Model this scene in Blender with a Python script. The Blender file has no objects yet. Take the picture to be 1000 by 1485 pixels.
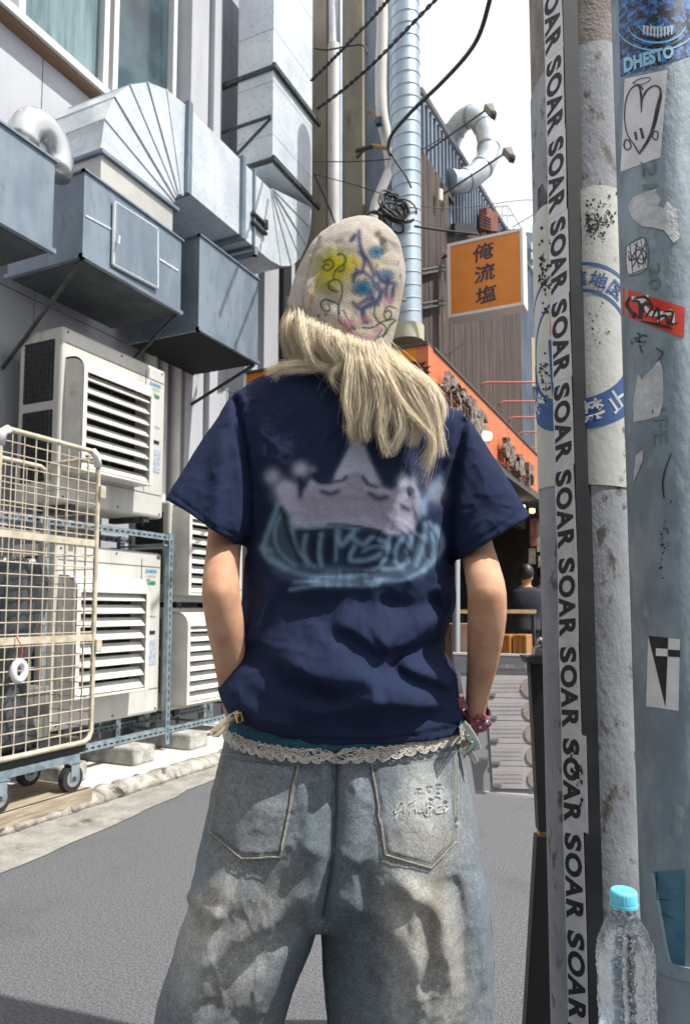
import bpy, bmesh, math, random
import numpy as np
from mathutils import Vector, Matrix
from mathutils.bvhtree import BVHTree
random.seed(7); rng = np.random.default_rng(7)
sc = bpy.context.scene
COL = sc.collection
# ------------------------------------------------------------------ camera, world, sun
FPX = 1050.0; CX, CY = 500.0, 799.0; H = 1.02
PITCH = math.radians(4.7); YAW = math.atan(500*math.cos(PITCH)/FPX)
cy_, sy_ = math.cos(YAW), math.sin(YAW)
R = np.array([cy_, sy_, 0.0]); FH = np.array([-sy_, cy_, 0.0]); UZ = np.array([0, 0, 1.0])
FW = FH*math.cos(PITCH)+UZ*math.sin(PITCH); UP = -FH*math.sin(PITCH)+UZ*math.cos(PITCH)
CAM = np.array([0, 0, H])
cam = bpy.data.cameras.new('camera'); camo = bpy.data.objects.new('camera', cam); COL.objects.link(camo)
M = Matrix(((R[0], UP[0], -FW[0], 0), (R[1], UP[1], -FW[1], 0), (R[2], UP[2], -FW[2], H), (0, 0, 0, 1)))
camo.matrix_world = M
cam.sensor_fit = 'VERTICAL'; cam.sensor_height = 36; cam.sensor_width = 24
cam.lens = FPX/1485*36; cam.shift_y = (CY-742.5)/1485; cam.clip_start = .02; cam.clip_end = 500
cam.dof.use_dof = True; cam.dof.focus_distance = 1.15; cam.dof.aperture_fstop = 10
sc.camera = camo
SUNDIR = (0.94*R - 0.335*FH); SUNDIR = SUNDIR/np.linalg.norm(SUNDIR); ELEV = math.radians(58)
SUN = SUNDIR*math.cos(ELEV)+UZ*math.sin(ELEV)
w = bpy.data.worlds.new('World'); sc.world = w; w.use_nodes = True
nt = w.node_tree; nt.nodes.clear()
sky = nt.nodes.new('ShaderNodeTexSky'); sky.sky_type = 'NISHITA'; sky.sun_disc = False
sky.sun_elevation = ELEV; sky.sun_rotation = math.atan2(SUN[0], SUN[1]); sky.air_density = 1.0; sky.dust_density = 4.0; sky.ozone_density = 1.0
mixw = nt.nodes.new('ShaderNodeMix'); mixw.data_type = 'RGBA'; mixw.inputs['Factor'].default_value = .93
bgw = nt.nodes.new('ShaderNodeBackground'); bgw.inputs['Strength'].default_value = .064
outw = nt.nodes.new('ShaderNodeOutputWorld')
nt.links.new(sky.outputs[0], mixw.inputs['A']); mixw.inputs['B'].default_value = (14.4, 14.8, 15.2, 1)
nt.links.new(mixw.outputs['Result'], bgw.inputs['Color']); nt.links.new(bgw.outputs[0], outw.inputs[0])
sl = bpy.data.lights.new('sun', 'SUN'); sl.energy = 5.0; sl.angle = math.radians(.5); sl.color = (1, .965, .91)
so = bpy.data.objects.new('sun', sl); COL.objects.link(so); so.location = (3, -3, 9)
so.rotation_euler = Vector(SUN).to_track_quat('Z', 'Y').to_euler()
sc.view_settings.view_transform = 'Standard'; sc.view_settings.look = 'None'
sc.view_settings.exposure = 0.46; sc.view_settings.gamma = 1; sc.view_settings.use_curve_mapping = False
# ------------------------------------------------------------------ pixel <-> place helpers
def ray(px, py):
    return FW + R*((px-CX)/FPX) + UP*((CY-py)/FPX)
def W(px, py, d):
    v = ray(px, py); return CAM + v*(d/(v@FH))
def onX(px, py, X):
    v = ray(px, py); return CAM + v*(X/v[0])
def onY(px, py, Y):
    v = ray(px, py); return CAM + v*(Y/v[1])
def onZ(px, py, Z):
    v = ray(px, py); return CAM + v*((Z-H)/v[2])
def proj(P):
    P = np.asarray(P, float)-CAM; dz = P@FW
    return np.stack([CX+FPX*(P@R)/dz, CY-FPX*(P@UP)/dz], -1)
# ------------------------------------------------------------------ materials
def lin(c):
    return tuple((x/255/12.92 if x/255 <= .04045 else ((x/255+.055)/1.055)**2.4) for x in c)
MATS = {}
def mat(name, c1, c2=None, scale=6, rough=.6, metal=0, bump=0, bscale=60, stretch=(1, 1, 1), lo=.35, hi=.65, dirt=None, dscale=2.5, dlo=.55, dhi=.75, attr=False, spec=.5, rvar=0, trans=0, emit=0, alpha=1, sheen=0, wave=None):
    if name in MATS: return MATS[name]
    m = bpy.data.materials.new(name); m.use_nodes = True; t = m.node_tree; n = t.nodes; L = t.links
    b = n['Principled BSDF']; b.inputs['Roughness'].default_value = rough; b.inputs['Metallic'].default_value = metal
    b.inputs['Specular IOR Level'].default_value = spec
    if trans: b.inputs['Transmission Weight'].default_value = trans; b.inputs['IOR'].default_value = 1.3
    if sheen: b.inputs['Sheen Weight'].default_value = sheen; b.inputs['Sheen Roughness'].default_value = .5
    if alpha < 1: b.inputs['Alpha'].default_value = alpha
    tc = n.new('ShaderNodeNewGeometry'); mp = n.new('ShaderNodeMapping'); mp.inputs['Scale'].default_value = stretch
    L.new(tc.outputs['Position'], mp.inputs['Vector'])
    def noise(s, det=5, vec=mp):
        q = n.new('ShaderNodeTexNoise'); q.inputs['Scale'].default_value = s; q.inputs['Detail'].default_value = det; q.inputs['Roughness'].default_value = .62
        L.new(vec.outputs[0], q.inputs['Vector']); return q
    def ramp(src, a, bb):
        r = n.new('ShaderNodeMapRange'); r.inputs['From Min'].default_value = a; r.inputs['From Max'].default_value = bb; r.interpolation_type = 'SMOOTHSTEP'
        L.new(src, r.inputs['Value']); return r.outputs['Result']
    def mix(fac, A, B, bt='MIX'):
        x = n.new('ShaderNodeMix'); x.data_type = 'RGBA'; x.blend_type = bt
        if hasattr(fac, 'links') or hasattr(fac, 'is_linked'): L.new(fac, x.inputs['Factor'])
        else: x.inputs['Factor'].default_value = fac
        for s, v in (('A', A), ('B', B)):
            if isinstance(v, tuple): x.inputs[s].default_value = (*v[:3], 1)
            else: L.new(v, x.inputs[s])
        return x.outputs['Result']
    col = tuple(c1)
    if attr:
        at = n.new('ShaderNodeAttribute'); at.attribute_name = 'Col'; col = at.outputs['Color']
        if c2 is not None:
            q = noise(scale); col = mix(ramp(q.outputs['Fac'], lo, hi), mix(1.0, col, tuple(c2), 'MULTIPLY'), col)
    elif c2 is not None:
        q = noise(scale); col = mix(ramp(q.outputs['Fac'], lo, hi), tuple(c1), tuple(c2))
    if dirt is not None:
        q2 = noise(dscale, 8); col = mix(ramp(q2.outputs['Fac'], dlo, dhi), col, tuple(dirt))
    if isinstance(col, tuple): b.inputs['Base Color'].default_value = (*col[:3], 1)
    else: L.new(col, b.inputs['Base Color'])
    if rvar:
        q3 = noise(scale*1.7); rr = n.new('ShaderNodeMapRange'); rr.inputs['To Min'].default_value = max(0, rough-rvar); rr.inputs['To Max'].default_value = min(1, rough+rvar)
        L.new(q3.outputs['Fac'], rr.inputs['Value']); L.new(rr.outputs['Result'], b.inputs['Roughness'])
    if bump:
        q4 = noise(bscale, 3); bp = n.new('ShaderNodeBump'); bp.inputs['Strength'].default_value = bump; bp.inputs['Distance'].default_value = .01
        L.new(q4.outputs['Fac'], bp.inputs['Height']); L.new(bp.outputs[0], b.inputs['Normal'])
    if emit:
        b.inputs['Emission Color'].default_value = (*c1[:3], 1); b.inputs['Emission Strength'].default_value = emit
    MATS[name] = m; return m
# ------------------------------------------------------------------ object helpers
class MB:
    def __init__(s): s.v = []; s.f = []; s.n = 0
    def add(s, v, f):
        v = np.asarray(v, float).reshape(-1, 3); s.v.append(v); s.f += [tuple(i+s.n for i in q) for q in f]; s.n += len(v); return s
    def box(s, x0, x1, y0, y1, z0, z1):
        v = [(x, y, z) for x in (x0, x1) for y in (y0, y1) for z in (z0, z1)]
        return s.add(v, [(0, 1, 3, 2), (4, 6, 7, 5), (0, 4, 5, 1), (2, 3, 7, 6), (0, 2, 6, 4), (1, 5, 7, 3)])
    def hexa(s, a, b):   # two quads
        return s.add(list(a)+list(b), [(0, 3, 2, 1), (4, 5, 6, 7), (0, 1, 5, 4), (1, 2, 6, 5), (2, 3, 7, 6), (3, 0, 4, 7)])
    def prism(s, pts, off):
        n = len(pts); p = np.asarray(pts, float); q = p+np.asarray(off, float)
        return s.add(np.vstack([p, q]), [tuple(range(n))[::-1], tuple(range(n, 2*n))]+[(i, (i+1) % n, n+(i+1) % n, n+i) for i in range(n)])
    def tube(s, pts, r, n=8, cap=True):
        p = np.asarray(pts, float); m = len(p); r = np.broadcast_to(np.asarray(r, float), (m,))
        t = np.gradient(p, axis=0); t /= np.linalg.norm(t, axis=1)[:, None]+1e-9
        ref = np.array([0, 0, 1.]) if abs(t[0][2]) < .9 else np.array([1., 0, 0])
        u = np.cross(t[0], ref); u /= np.linalg.norm(u); rings = []
        for i in range(m):
            u = u-t[i]*(u@t[i]); u /= np.linalg.norm(u)+1e-9; w_ = np.cross(t[i], u)
            a = np.arange(n)*2*math.pi/n
            rings.append(p[i]+r[i]*(np.cos(a)[:, None]*u+np.sin(a)[:, None]*w_))
        f = [(i*n+j, i*n+(j+1) % n, (i+1)*n+(j+1) % n, (i+1)*n+j) for i in range(m-1) for j in range(n)]
        if cap: f += [tuple(range(n))[::-1], tuple((m-1)*n+j for j in range(n))]
        return s.add(np.vstack(rings), f)
    def rings(s, rings, cap=True, closed=True):
        m = len(rings); n = len(rings[0]); k = n if closed else n-1
        f = [(i*n+j, i*n+(j+1) % n, (i+1)*n+(j+1) % n, (i+1)*n+j) for i in range(m-1) for j in range(k)]
        if cap: f += [tuple(range(n))[::-1], tuple((m-1)*n+j for j in range(n))]
        return s.add(np.vstack(rings), f)
    def build(s, name, m, parent=None, smooth=False, kind=None, bevel=0, solid=0):
        v = np.vstack(s.v)
        o0 = np.zeros(3)
        if parent is None: o0 = np.array([*(v.min(0)+v.max(0))[:2]/2, v[:, 2].min()])
        me = bpy.data.meshes.new(name); me.from_pydata((v-o0).tolist(), [], s.f); me.update()
        bm = bmesh.new(); bm.from_mesh(me); bmesh.ops.recalc_face_normals(bm, faces=bm.faces); bm.to_mesh(me); bm.free()
        return link(name, me, m, parent, smooth, kind, bevel, o0, solid)
def link(name, me, m, parent=None, smooth=False, kind=None, bevel=0, loc=(0, 0, 0), solid=0):
    if m is not None: me.materials.append(m)
    if smooth:
        me.shade_smooth()
        if smooth == 'auto':
            try: me.set_sharp_from_angle(angle=math.radians(38))
            except Exception: pass
    o = bpy.data.objects.new(name, me); COL.objects.link(o); o.location = tuple(loc)
    if parent is not None: par(o, parent)
    if kind: o['kind'] = kind
    if solid:
        md = o.modifiers.new('solid', 'SOLIDIFY'); md.thickness = solid; md.offset = 0
    if bevel:
        md = o.modifiers.new('bevel', 'BEVEL'); md.width = bevel; md.segments = 2; md.limit_method = 'ANGLE'; md.angle_limit = math.radians(40)
    return o
def wloc(o):
    M_ = Matrix.Translation(o.location)
    if o.parent: M_ = Matrix.Translation(WL[o.parent.name])
    return M_
WL = {}
def par(o, p):
    o.parent = p
    # parts are modelled in world coordinates: undo the chain of parent offsets
    q = p; off = Vector((0, 0, 0))
    top = p
    while top.parent: top = top.parent
    o.matrix_parent_inverse = Matrix.Translation(-Vector(top.location)) if p.parent is None else Matrix.Identity(4)
def tag(o, label, cat, group=None, kind=None):
    o['label'] = label; o['category'] = cat
    if group: o['group'] = group
    if kind: o['kind'] = kind
    return o
def thing(name, label, cat, loc, group=None):
    e = bpy.data.objects.new(name, None); COL.objects.link(e); e.location = tuple(loc); e.empty_display_size = .1
    return tag(e, label, cat, group)
def copytree(o, parent=None):
    c = o.copy(); COL.objects.link(c)
    if parent is not None:
        mi = o.matrix_parent_inverse.copy(); c.parent = parent; c.matrix_parent_inverse = mi
    for ch in [x for x in bpy.data.objects if x.parent == o]: copytree(ch, c)
    return c
def remesh(mb, vox, smooth=3):
    me = bpy.data.meshes.new('tmp'); me.from_pydata(np.vstack(mb.v).tolist(), [], mb.f); me.update()
    bm = bmesh.new(); bm.from_mesh(me); bmesh.ops.recalc_face_normals(bm, faces=bm.faces); bm.to_mesh(me); bm.free()
    o = bpy.data.objects.new('tmp', me); COL.objects.link(o)
    md = o.modifiers.new('r', 'REMESH'); md.mode = 'VOXEL'; md.voxel_size = vox; md.adaptivity = 0
    dg = bpy.context.evaluated_depsgraph_get(); out = bpy.data.meshes.new_from_object(o.evaluated_get(dg))
    bpy.data.objects.remove(o); bpy.data.meshes.remove(me)
    v = getv(out); e = np.zeros(len(out.edges)*2, int); out.edges.foreach_get('vertices', e); e = e.reshape(-1, 2)
    deg = np.bincount(e.ravel(), minlength=len(v))[:, None]
    for _ in range(smooth):
        acc = np.stack([np.bincount(e[:, 0], v[e[:, 1], c], len(v))+np.bincount(e[:, 1], v[e[:, 0], c], len(v)) for c in range(3)], 1)
        v = .4*v+.6*acc/np.maximum(deg, 1)
    setv(out, v); return out
def getv(me):
    a = np.zeros(len(me.vertices)*3); me.vertices.foreach_get('co', a); return a.reshape(-1, 3)
def getn(me):
    a = np.zeros(len(me.vertices)*3); me.vertex_normals.foreach_get('vector', a); return a.reshape(-1, 3)
def setv(me, v):
    me.vertices.foreach_set('co', v.ravel()); me.update()
def setcol(me, c):
    a = me.color_attributes.new('Col', 'FLOAT_COLOR', 'POINT'); q = np.ones((len(me.vertices), 4)); q[:, :3] = c
    a.data.foreach_set('color', q.astype(np.float32).ravel())
def smooth_region(me, fn, it):
    v = getv(me); e = np.zeros(len(me.edges)*2, int); me.edges.foreach_get('vertices', e); e = e.reshape(-1, 2); deg = np.bincount(e.ravel(), minlength=len(v))[:, None]; k = fn(proj(v))[:, None]*.7
    for _ in range(it):
        acc = np.zeros_like(v)
        for c in range(3): acc[:, c] = np.bincount(e[:, 0], v[e[:, 1], c], len(v))+np.bincount(e[:, 1], v[e[:, 0], c], len(v))
        v = v*(1-k)+k*acc/np.maximum(deg, 1)
    setv(me, v)
def sstep(x, a, b):
    t = np.clip((x-a)/(b-a), 0, 1); return t*t*(3-2*t)
def polydist(P, pts):
    """distance to polyline, signed side (positive right-hand = below for left-to-right lines), arc parameter"""
    pts = np.asarray(pts, float); best = np.full(len(P), 1e9); sgn = np.ones(len(P)); tt = np.zeros(len(P)); n = len(pts)-1
    for i in range(n):
        a, b = pts[i], pts[i+1]; ab = b-a; t = np.clip(((P-a)@ab)/(ab@ab), 0, 1); q = P-(a+t[:, None]*ab); d = np.hypot(q[:, 0], q[:, 1])
        m = d < best; best[m] = d[m]; sg = ab[0]*(P[:, 1]-a[1])-ab[1]*(P[:, 0]-a[0]); sgn[m] = np.where(sg[m] >= 0, 1, -1); tt[m] = (i+t[m])/n
    return best, sgn, tt
def inpoly(P, poly):
    poly = np.asarray(poly, float); x, y = P[:, 0], P[:, 1]; c = np.zeros(len(P), bool); j = len(poly)-1
    for i in range(len(poly)):
        xi, yi = poly[i]; xj, yj = poly[j]
        m = ((yi > y) != (yj > y)) & (x < (xj-xi)*(y-yi)/(yj-yi+1e-12)+xi); c ^= m; j = i
    return c
def sdf(P, poly):
    d = polydist(P, list(poly)+[poly[0]])[0]; return np.where(inpoly(P, poly), -d, d)
def vnoise(P, s, seed=0):
    """smooth value noise on numpy points"""
    P = np.asarray(P)*s; i = np.floor(P).astype(np.int64); f = P-i; f = f*f*(3-2*f); D = P.shape[1]; out = np.zeros(len(P))
    for c in range(2**D):
        off = np.array([(c >> k) & 1 for k in range(D)]); q = i+off; h = (q*np.array([374761393, 668265263, 2147483647][:D])).sum(1)+seed*1013
        h = (h ^ (h >> 13))*1274126177; h = (h ^ (h >> 16)) & 0xffff; wgt = np.prod(np.where(off, f, 1-f), axis=1); out += wgt*h/65535.
    return out
def fbm(P, s, seed=0, o=4):
    return sum(vnoise(P, s*2**k, seed+k)*.5**k for k in range(o))/(2-.5**(o-1))
def resample(sec, n):
    sec = np.asarray(sec, float); m = len(sec); t = np.linspace(0, m-1, n); out = []
    for x in t:
        i = min(int(x), m-2); u = x-i; p0 = sec[max(i-1, 0)]; p1 = sec[i]; p2 = sec[i+1]; p3 = sec[min(i+2, m-1)]
        out.append(.5*((2*p1)+(-p0+p2)*u+(2*p0-5*p1+4*p2-p3)*u*u+(-p0+3*p1-3*p2+p3)*u**3))
    return np.array(out)
def pxloft(mb, sec, rows=24, n=40, ex=2.3, cap=True, hollow=0, depthax=None):
    """sec rows: Lx,Ly,Rx,Ry,depth of centre,depth radius.  Rings through both outline points, real depth."""
    S = resample(sec, rows); rings = []; D = FH if depthax is None else depthax
    def ring(q, k=1.0, sh=None):
        A = W(q[0], q[1], q[4]); B = W(q[2], q[3], q[4]); C = (A+B)/2; h = (B-A)/2; a = np.arange(n)*2*math.pi/n
        ca, sa = np.cos(a), np.sin(a); e = 2/ex
        hh = np.linalg.norm(h); u = h/hh; k1 = max(hh-sh, .001)/hh if sh else k; r2 = q[5]-sh if sh else q[5]*k
        return C+(np.sign(ca)*abs(ca)**e)[:, None]*h*k1+(np.sign(sa)*abs(sa)**e)[:, None]*D*r2
    for q in S: rings.append(ring(q))
    if hollow:
        for q in S[::-1][:max(3, int(rows*hollow))]: rings.append(ring(q, sh=.009))
    mb.rings(rings, cap); return mb
_tc = {}
def text2d(s, size=1.0, weight=0.0, align='CENTER'):
    key = (s, size, weight, align)
    if key in _tc: return _tc[key]
    c = bpy.data.curves.new('t', 'FONT'); c.body = s; c.size = size; c.offset = weight; c.align_x = align; c.align_y = 'CENTER'; c.resolution_u = 4
    o = bpy.data.objects.new('t', c); COL.objects.link(o); dg = bpy.context.evaluated_depsgraph_get()
    me = bpy.data.meshes.new_from_object(o.evaluated_get(dg)); v = getv(me)[:, :2].copy(); f = [tuple(p.vertices) for p in me.polygons]
    bpy.data.objects.remove(o); bpy.data.curves.remove(c); bpy.data.meshes.remove(me)
    _tc[key] = (v, f); return v, f
def catm(pts, n=24): return resample(pts, n)
# ================================================================== materials used in the street
asphalt = mat('asphalt', lin((116, 116, 119)), lin((74, 75, 79)), scale=130, rough=.9, bump=.9, bscale=160, dirt=lin((76, 76, 79)), dscale=2.0, dlo=.50, dhi=.80, lo=.3, hi=.7)
gutter_m = mat('gutter_concrete', lin((150, 147, 140)), lin((126, 123, 117)), scale=7, rough=.9, bump=.8, bscale=60, dirt=lin((78, 72, 64)), dscale=5, dlo=.56, dhi=.72)
walk_m = mat('pavement_concrete', lin((208, 206, 200)), lin((186, 184, 178)), scale=4, rough=.9, bump=.3, bscale=80, dirt=lin((125, 122, 116)), dscale=3, dlo=.58, dhi=.75)
kerb_m = mat('kerb_stone', lin((172, 168, 160)), lin((134, 128, 119)), scale=14, rough=.95, bump=1, bscale=45, dirt=lin((60, 54, 48)), dscale=9, dlo=.56, dhi=.68)
wall_m = mat('wall_panel', lin((180, 182, 188)), lin((166, 168, 174)), scale=2, rough=.75, bump=.15, bscale=120, stretch=(1, 1, .3), dirt=lin((150, 146, 140)), dscale=2, dlo=.6, dhi=.85)
galv = mat('galvanised_duct', lin((206, 212, 216)), lin((186, 194, 200)), scale=3, rough=.42, metal=.3, bump=.05, bscale=7, rvar=.12, dirt=lin((150, 160, 166)), dscale=30, dlo=.5, dhi=.8)
galvd = mat('galvanised_box', lin((128, 140, 152)), lin((108, 121, 134)), scale=5, rough=.5, metal=.35, bump=.06, bscale=9, rvar=.12, stretch=(1, 1, .35), dirt=lin((96, 110, 122)), dscale=22, dlo=.5, dhi=.8)
steel_d = mat('dark_steel', lin((74, 78, 80)), lin((50, 54, 56)), scale=20, rough=.6, metal=.3)
ivory = mat('ivory_casing', lin((196, 194, 188)), lin((182, 180, 174)), scale=3, rough=.55, stretch=(1, 1, .25), dirt=lin((140, 134, 120)), dscale=7, dlo=.55, dhi=.85)
ivory2 = mat('ivory_plastic', lin((214, 212, 205)), lin((198, 196, 188)), scale=5, rough=.5, dirt=lin((160, 152, 136)), dscale=9, dlo=.56, dhi=.85)
black = mat('black_void', lin((20, 21, 22)), rough=.8)
coil = mat('coil_grid', lin((44, 46, 48)), lin((20, 22, 24)), scale=60, rough=.7, stretch=(1, 1, 8))
angle_m = mat('slotted_angle_steel', lin((150, 164, 170)), lin((112, 130, 138)), scale=18, rough=.5, metal=.4)
conc_block = mat('concrete_block', lin((176, 174, 168)), lin((140, 138, 132)), scale=15, rough=.95, bump=.8, bscale=70)
cage_m = mat('cream_enamel', lin((198, 188, 168)), lin((170, 158, 138)), scale=14, rough=.45, dirt=lin((120, 100, 76)), dscale=16, dlo=.6, dhi=.75)
white_pl = mat('white_plastic', lin((222, 222, 222)), lin((200, 200, 202)), scale=9, rough=.5)
frame_al = mat('window_aluminium', lin((216, 216, 214)), rough=.4, metal=.3)
glass_m = mat('window_glass', lin((62, 84, 92)), lin((34, 46, 54)), scale=1.6, rough=.08, spec=.9)
curtain = mat('grey_curtain', lin((120, 142, 146)), lin((86, 108, 114)), scale=7, rough=.9, stretch=(1, 1, .15))
taupe = mat('taupe_render', lin((148, 140, 124)), lin((122, 115, 100)), scale=2.2, rough=.9, bump=.2, bscale=40, stretch=(1, 1, .4), dirt=lin((84, 78, 66)), dscale=3, dlo=.58, dhi=.8)
bluegrey = mat('blue_grey_metal', lin((120, 132, 146)), lin((92, 104, 118)), scale=4, rough=.6, metal=.2, stretch=(1, 1, .3), dirt=lin((58, 64, 72)), dscale=3, dlo=.6, dhi=.8)
pvc = mat('weathered_white_pipe', lin((205, 202, 198)), lin((184, 180, 174)), scale=6, rough=.6, stretch=(1, 1, .3), dirt=lin((140, 112, 76)), dscale=5, dlo=.62, dhi=.8)
spiral_m = mat('spiral_duct', lin((168, 180, 190)), lin((146, 160, 172)), scale=4, rough=.5, metal=.55, stretch=(1, 1, .5))
wood = mat('weathered_planks', lin((78, 63, 55)), lin((50, 41, 37)), scale=6, rough=.85, bump=.6, bscale=30, stretch=(3, 3, .25), dirt=lin((116, 102, 92)), dscale=9, dlo=.6, dhi=.72)
orange_a = mat('orange_paint', lin((200, 114, 72)), lin((186, 100, 60)), scale=3, rough=.7, dirt=lin((150, 80, 50)), dscale=4, dlo=.64, dhi=.8)
orange_b = mat('amber_paint', lin((222, 140, 30)), lin((206, 122, 24)), scale=3, rough=.7)
orange_s = mat('sign_face_orange', lin((226, 136, 50)), lin((218, 126, 44)), scale=4, rough=.5)
beige = mat('beige_render', lin((198, 180, 148)), lin((184, 166, 134)), scale=2, rough=.9)
cable_m = mat('black_cable', lin((38, 36, 36)), rough=.6)
pink_m = mat('pink_painted_steel', lin((206, 110, 96)), rough=.5)
counter = mat('light_wood', lin((196, 166, 116)), lin((168, 136, 88)), scale=9, rough=.5, stretch=(.3, 3, 3))
stoolw = mat('stool_wood', lin((176, 124, 62)), lin((140, 92, 42)), scale=9, rough=.5, stretch=(4, 4, .4))
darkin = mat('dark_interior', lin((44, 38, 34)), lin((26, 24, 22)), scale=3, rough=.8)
ink = mat('dark_ink', lin((34, 34, 38)), rough=.6)
def S(o, name=None): o['kind'] = 'structure'; return o
# ================================================================== ground
m = MB(); g = 160.0
m.add([(-60, -20, 0), (60, -20, 0), (60, g, 0), (-60, g, 0)], [(0, 1, 2, 3)]); S(m.build('road', asphalt))
m = MB()
ys = np.linspace(-3, 14, 120); xin = -2.44-.12*np.clip(ys-2.1,0,9)+.008*np.sin(ys*5)+.009*rng.standard_normal(120)
v = []; f = []
for i, y in enumerate(ys): v += [(-2.86, y, .004), (xin[i], y, .004)]
for i in range(119): f.append((2*i, 2*i+1, 2*i+3, 2*i+2))
m.add(v, f); S(m.build('gutter_strip', gutter_m))
m = MB().box(-4.3, -2.95, -3, 14, -.1, .062); S(m.build('pavement', walk_m))
# kerb: rough separate stones
kerb = thing('kerb', 'row of rough worn kerb stones between the white pavement and the grey road', 'kerb', (-2.88, 3, 0))
y = -1.0
def stone(y0, y1):
    b = MB(); n = 9; rows = []
    k = max(5, int((y1-y0)/.045))
    for i, yy in enumerate(np.linspace(y0, y1, k)):
        e = .012 if i in (0, k-1) else 0
        pr = [(-2.96, 0), (-2.96, .066-e), (-2.90, .072-e), (-2.862+e, .056-e), (-2.845+e, .03), (-2.838+e, 0)]
        rows.append(np.array([(px+(rng.normal()*.0035 if 0 < j < 5 else 0), yy, pz+(rng.normal()*.004 if 0 < j < 5 else 0)) for j, (px, pz) in enumerate(pr)]))
    b.rings(rows, True); return b
while y < 9:
    L_ = rng.uniform(.35, .75) if y > 3.2 else rng.uniform(.13, .38)
    stone(y, y+L_).build('stone', kerb_m, kerb, smooth=True); y += L_+rng.uniform(.008, .022)
# ================================================================== left building
WX = -3.9
bld = thing('grey_panel_building', 'pale grey panel building behind the ducts and air conditioner units', 'building', (WX-.5, 3, 0))
m = MB(); zs = [0.06, 1.0, 2.95, 4.55]
wz0, wz1, wy0, wy1 = 4.92, 6.6, 2.0, 4.72
ycuts = [-1.5, 0.3, 2.0, 3.36, 4.72, 5.6, 6.9]
for i in range(6):
    for (a, b) in [(0.06, 1.55), (1.55, 3.1), (3.1, wz0), (wz0, wz1), (wz1, 8.2)]:
        if (a, b) == (wz0, wz1) and wy0 <= ycuts[i] < wy1: continue
        MB().box(WX-.06, WX, ycuts[i]+.004, ycuts[i+1]-.004, a+.004, b-.004).build('wall_panel', wall_m, bld)
MB().box(WX-1.2, WX-.07, -1.5, 6.9, .06, 8.2).build('wall', wall_m, bld)
# window: frames, panes, curtain, sill
win = MB().box(WX-.05, WX+.03, wy0, wy1, wz0, wz0+.06).box(WX-.05, WX+.03, wy0, wy1, wz1-.06, wz1).build('window', frame_al, bld)
for yy in (2.0, 2.95, 3.12, 3.88, 3.98, 4.68):
    MB().box(WX-.05, WX+.04, yy, yy+.05, wz0+.061, wz1-.061).build('frame', frame_al, win)
for a, b in ((2.05, 2.95), (3.17, 3.88), (4.03, 4.68)):
    MB().box(WX-.03, WX-.022, a, b, wz0+.06, wz1-.06).build('pane', glass_m, win)
m = MB(); n = 60; yy = np.linspace(3.18, 3.86, n)
r0 = [(WX-.012+.006*math.sin(i*.9), t+.02*math.sin(i*.5), wz0+.065) for i, t in enumerate(yy)]; r1 = [(WX-.012+.006*math.sin(i*.9), t, wz1-.07) for i, t in enumerate(yy)]
m.add(r0+r1, [(i, i+1, n+i+1, n+i) for i in range(n-1)]).build('curtain', curtain, win, smooth=True)
MB().prism([(WX-.02, wy0-.1, wz0-.055), (WX+.12, wy0-.1, wz0-.075), (WX+.12, wy0-.1, wz0-.02), (WX-.02, wy0-.1, wz0-.003)], (0, 2.9, 0)).build('sill', frame_al, win)
MB().box(WX, WX+.085, 2.0, 4.7, wz0-.10, wz0-.076).build('sill_trim', mat('rust_trim', lin((116, 88, 66)), rough=.8), win)
# pilasters on the wall
for (y0, y1, dx) in ((4.78, 4.94, .16), (4.965, 5.08, .12), (5.1, 5.22, .17), (5.24, 5.30, .10)):
    MB().box(WX+.001, WX+dx, y0, y1, .07, 8.2).build('pilaster', wall_m, bld, bevel=.008)
MB().box(WX+.002, WX+.06, 6.55, 6.72, .07, 8.0).build('corner_trim', black, bld)
# pipes near the units
for i, (yy, rr) in enumerate(((4.38, .05), (4.55, .035), (4.70, .045))):
    dp = MB().tube([(WX+.08+rr, yy, .07), (WX+.08+rr, yy, 3.3)], rr, 14).build('drain_pipe', pvc, smooth='auto')
    tag(dp, ['thick pale drain pipe on the wall just right of the upper left air conditioner', 'thin pale drain pipe between two thicker pipes behind the right air conditioners', 'pale wall pipe nearest the blue shirt sleeve, behind the right air conditioners'][i], 'pipe', 'pipes standing against the grey wall')
ob = thing('sky_blocker_building', 'unseen grey building added behind the viewer to block sky light', 'building', (1, -8, 0))  # unseen building, added to keep sky light off surfaces facing the camera
MB().box(-6.5, 7.5, -10.5, -6.2, 0, 9.0).build('wall', mat('dark_grey_render', lin((132, 132, 134)), lin((116, 116, 118)), scale=1, rough=.9), ob)
for k in range(5):
    for j in range(3): MB().box(-5.4+2.5*k, -4.0+2.5*k, -6.2, -6.14, 1.0+2.7*j, 2.5+2.7*j).build('window', glass_m, ob)
# ================================================================== ducts
def ductbox(name, label, cat, x0, x1, y0, y1, z0, z1, flange=True):
    t = thing(name, label, cat, ((x0+x1)/2, (y0+y1)/2, z0))
    MB().box(x0, x1, y0, y1, z0, z1).build('casing', galvd, t, bevel=.006)
    e = .012; q = MB()
    for zz in (z0, z1): q.box(x0-e, x1+e, y0-e, y0+.02, zz-.006, zz+.018 if zz == z0 else zz+.006); q.box(x1-.02, x1+e+.001, y0-e, y1+e, zz-.006, zz+.018 if zz == z0 else zz+.006)
    q.build('edge_trim', galvd, t, kind='stuff')
    return t
tA = ductbox('duct_box', 'blue grey metal duct box with a hinged hatch hanging over the upper air conditioner', 'duct box', -3.72, -3.1, 2.995, 3.89, 3.06, 3.585)
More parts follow.
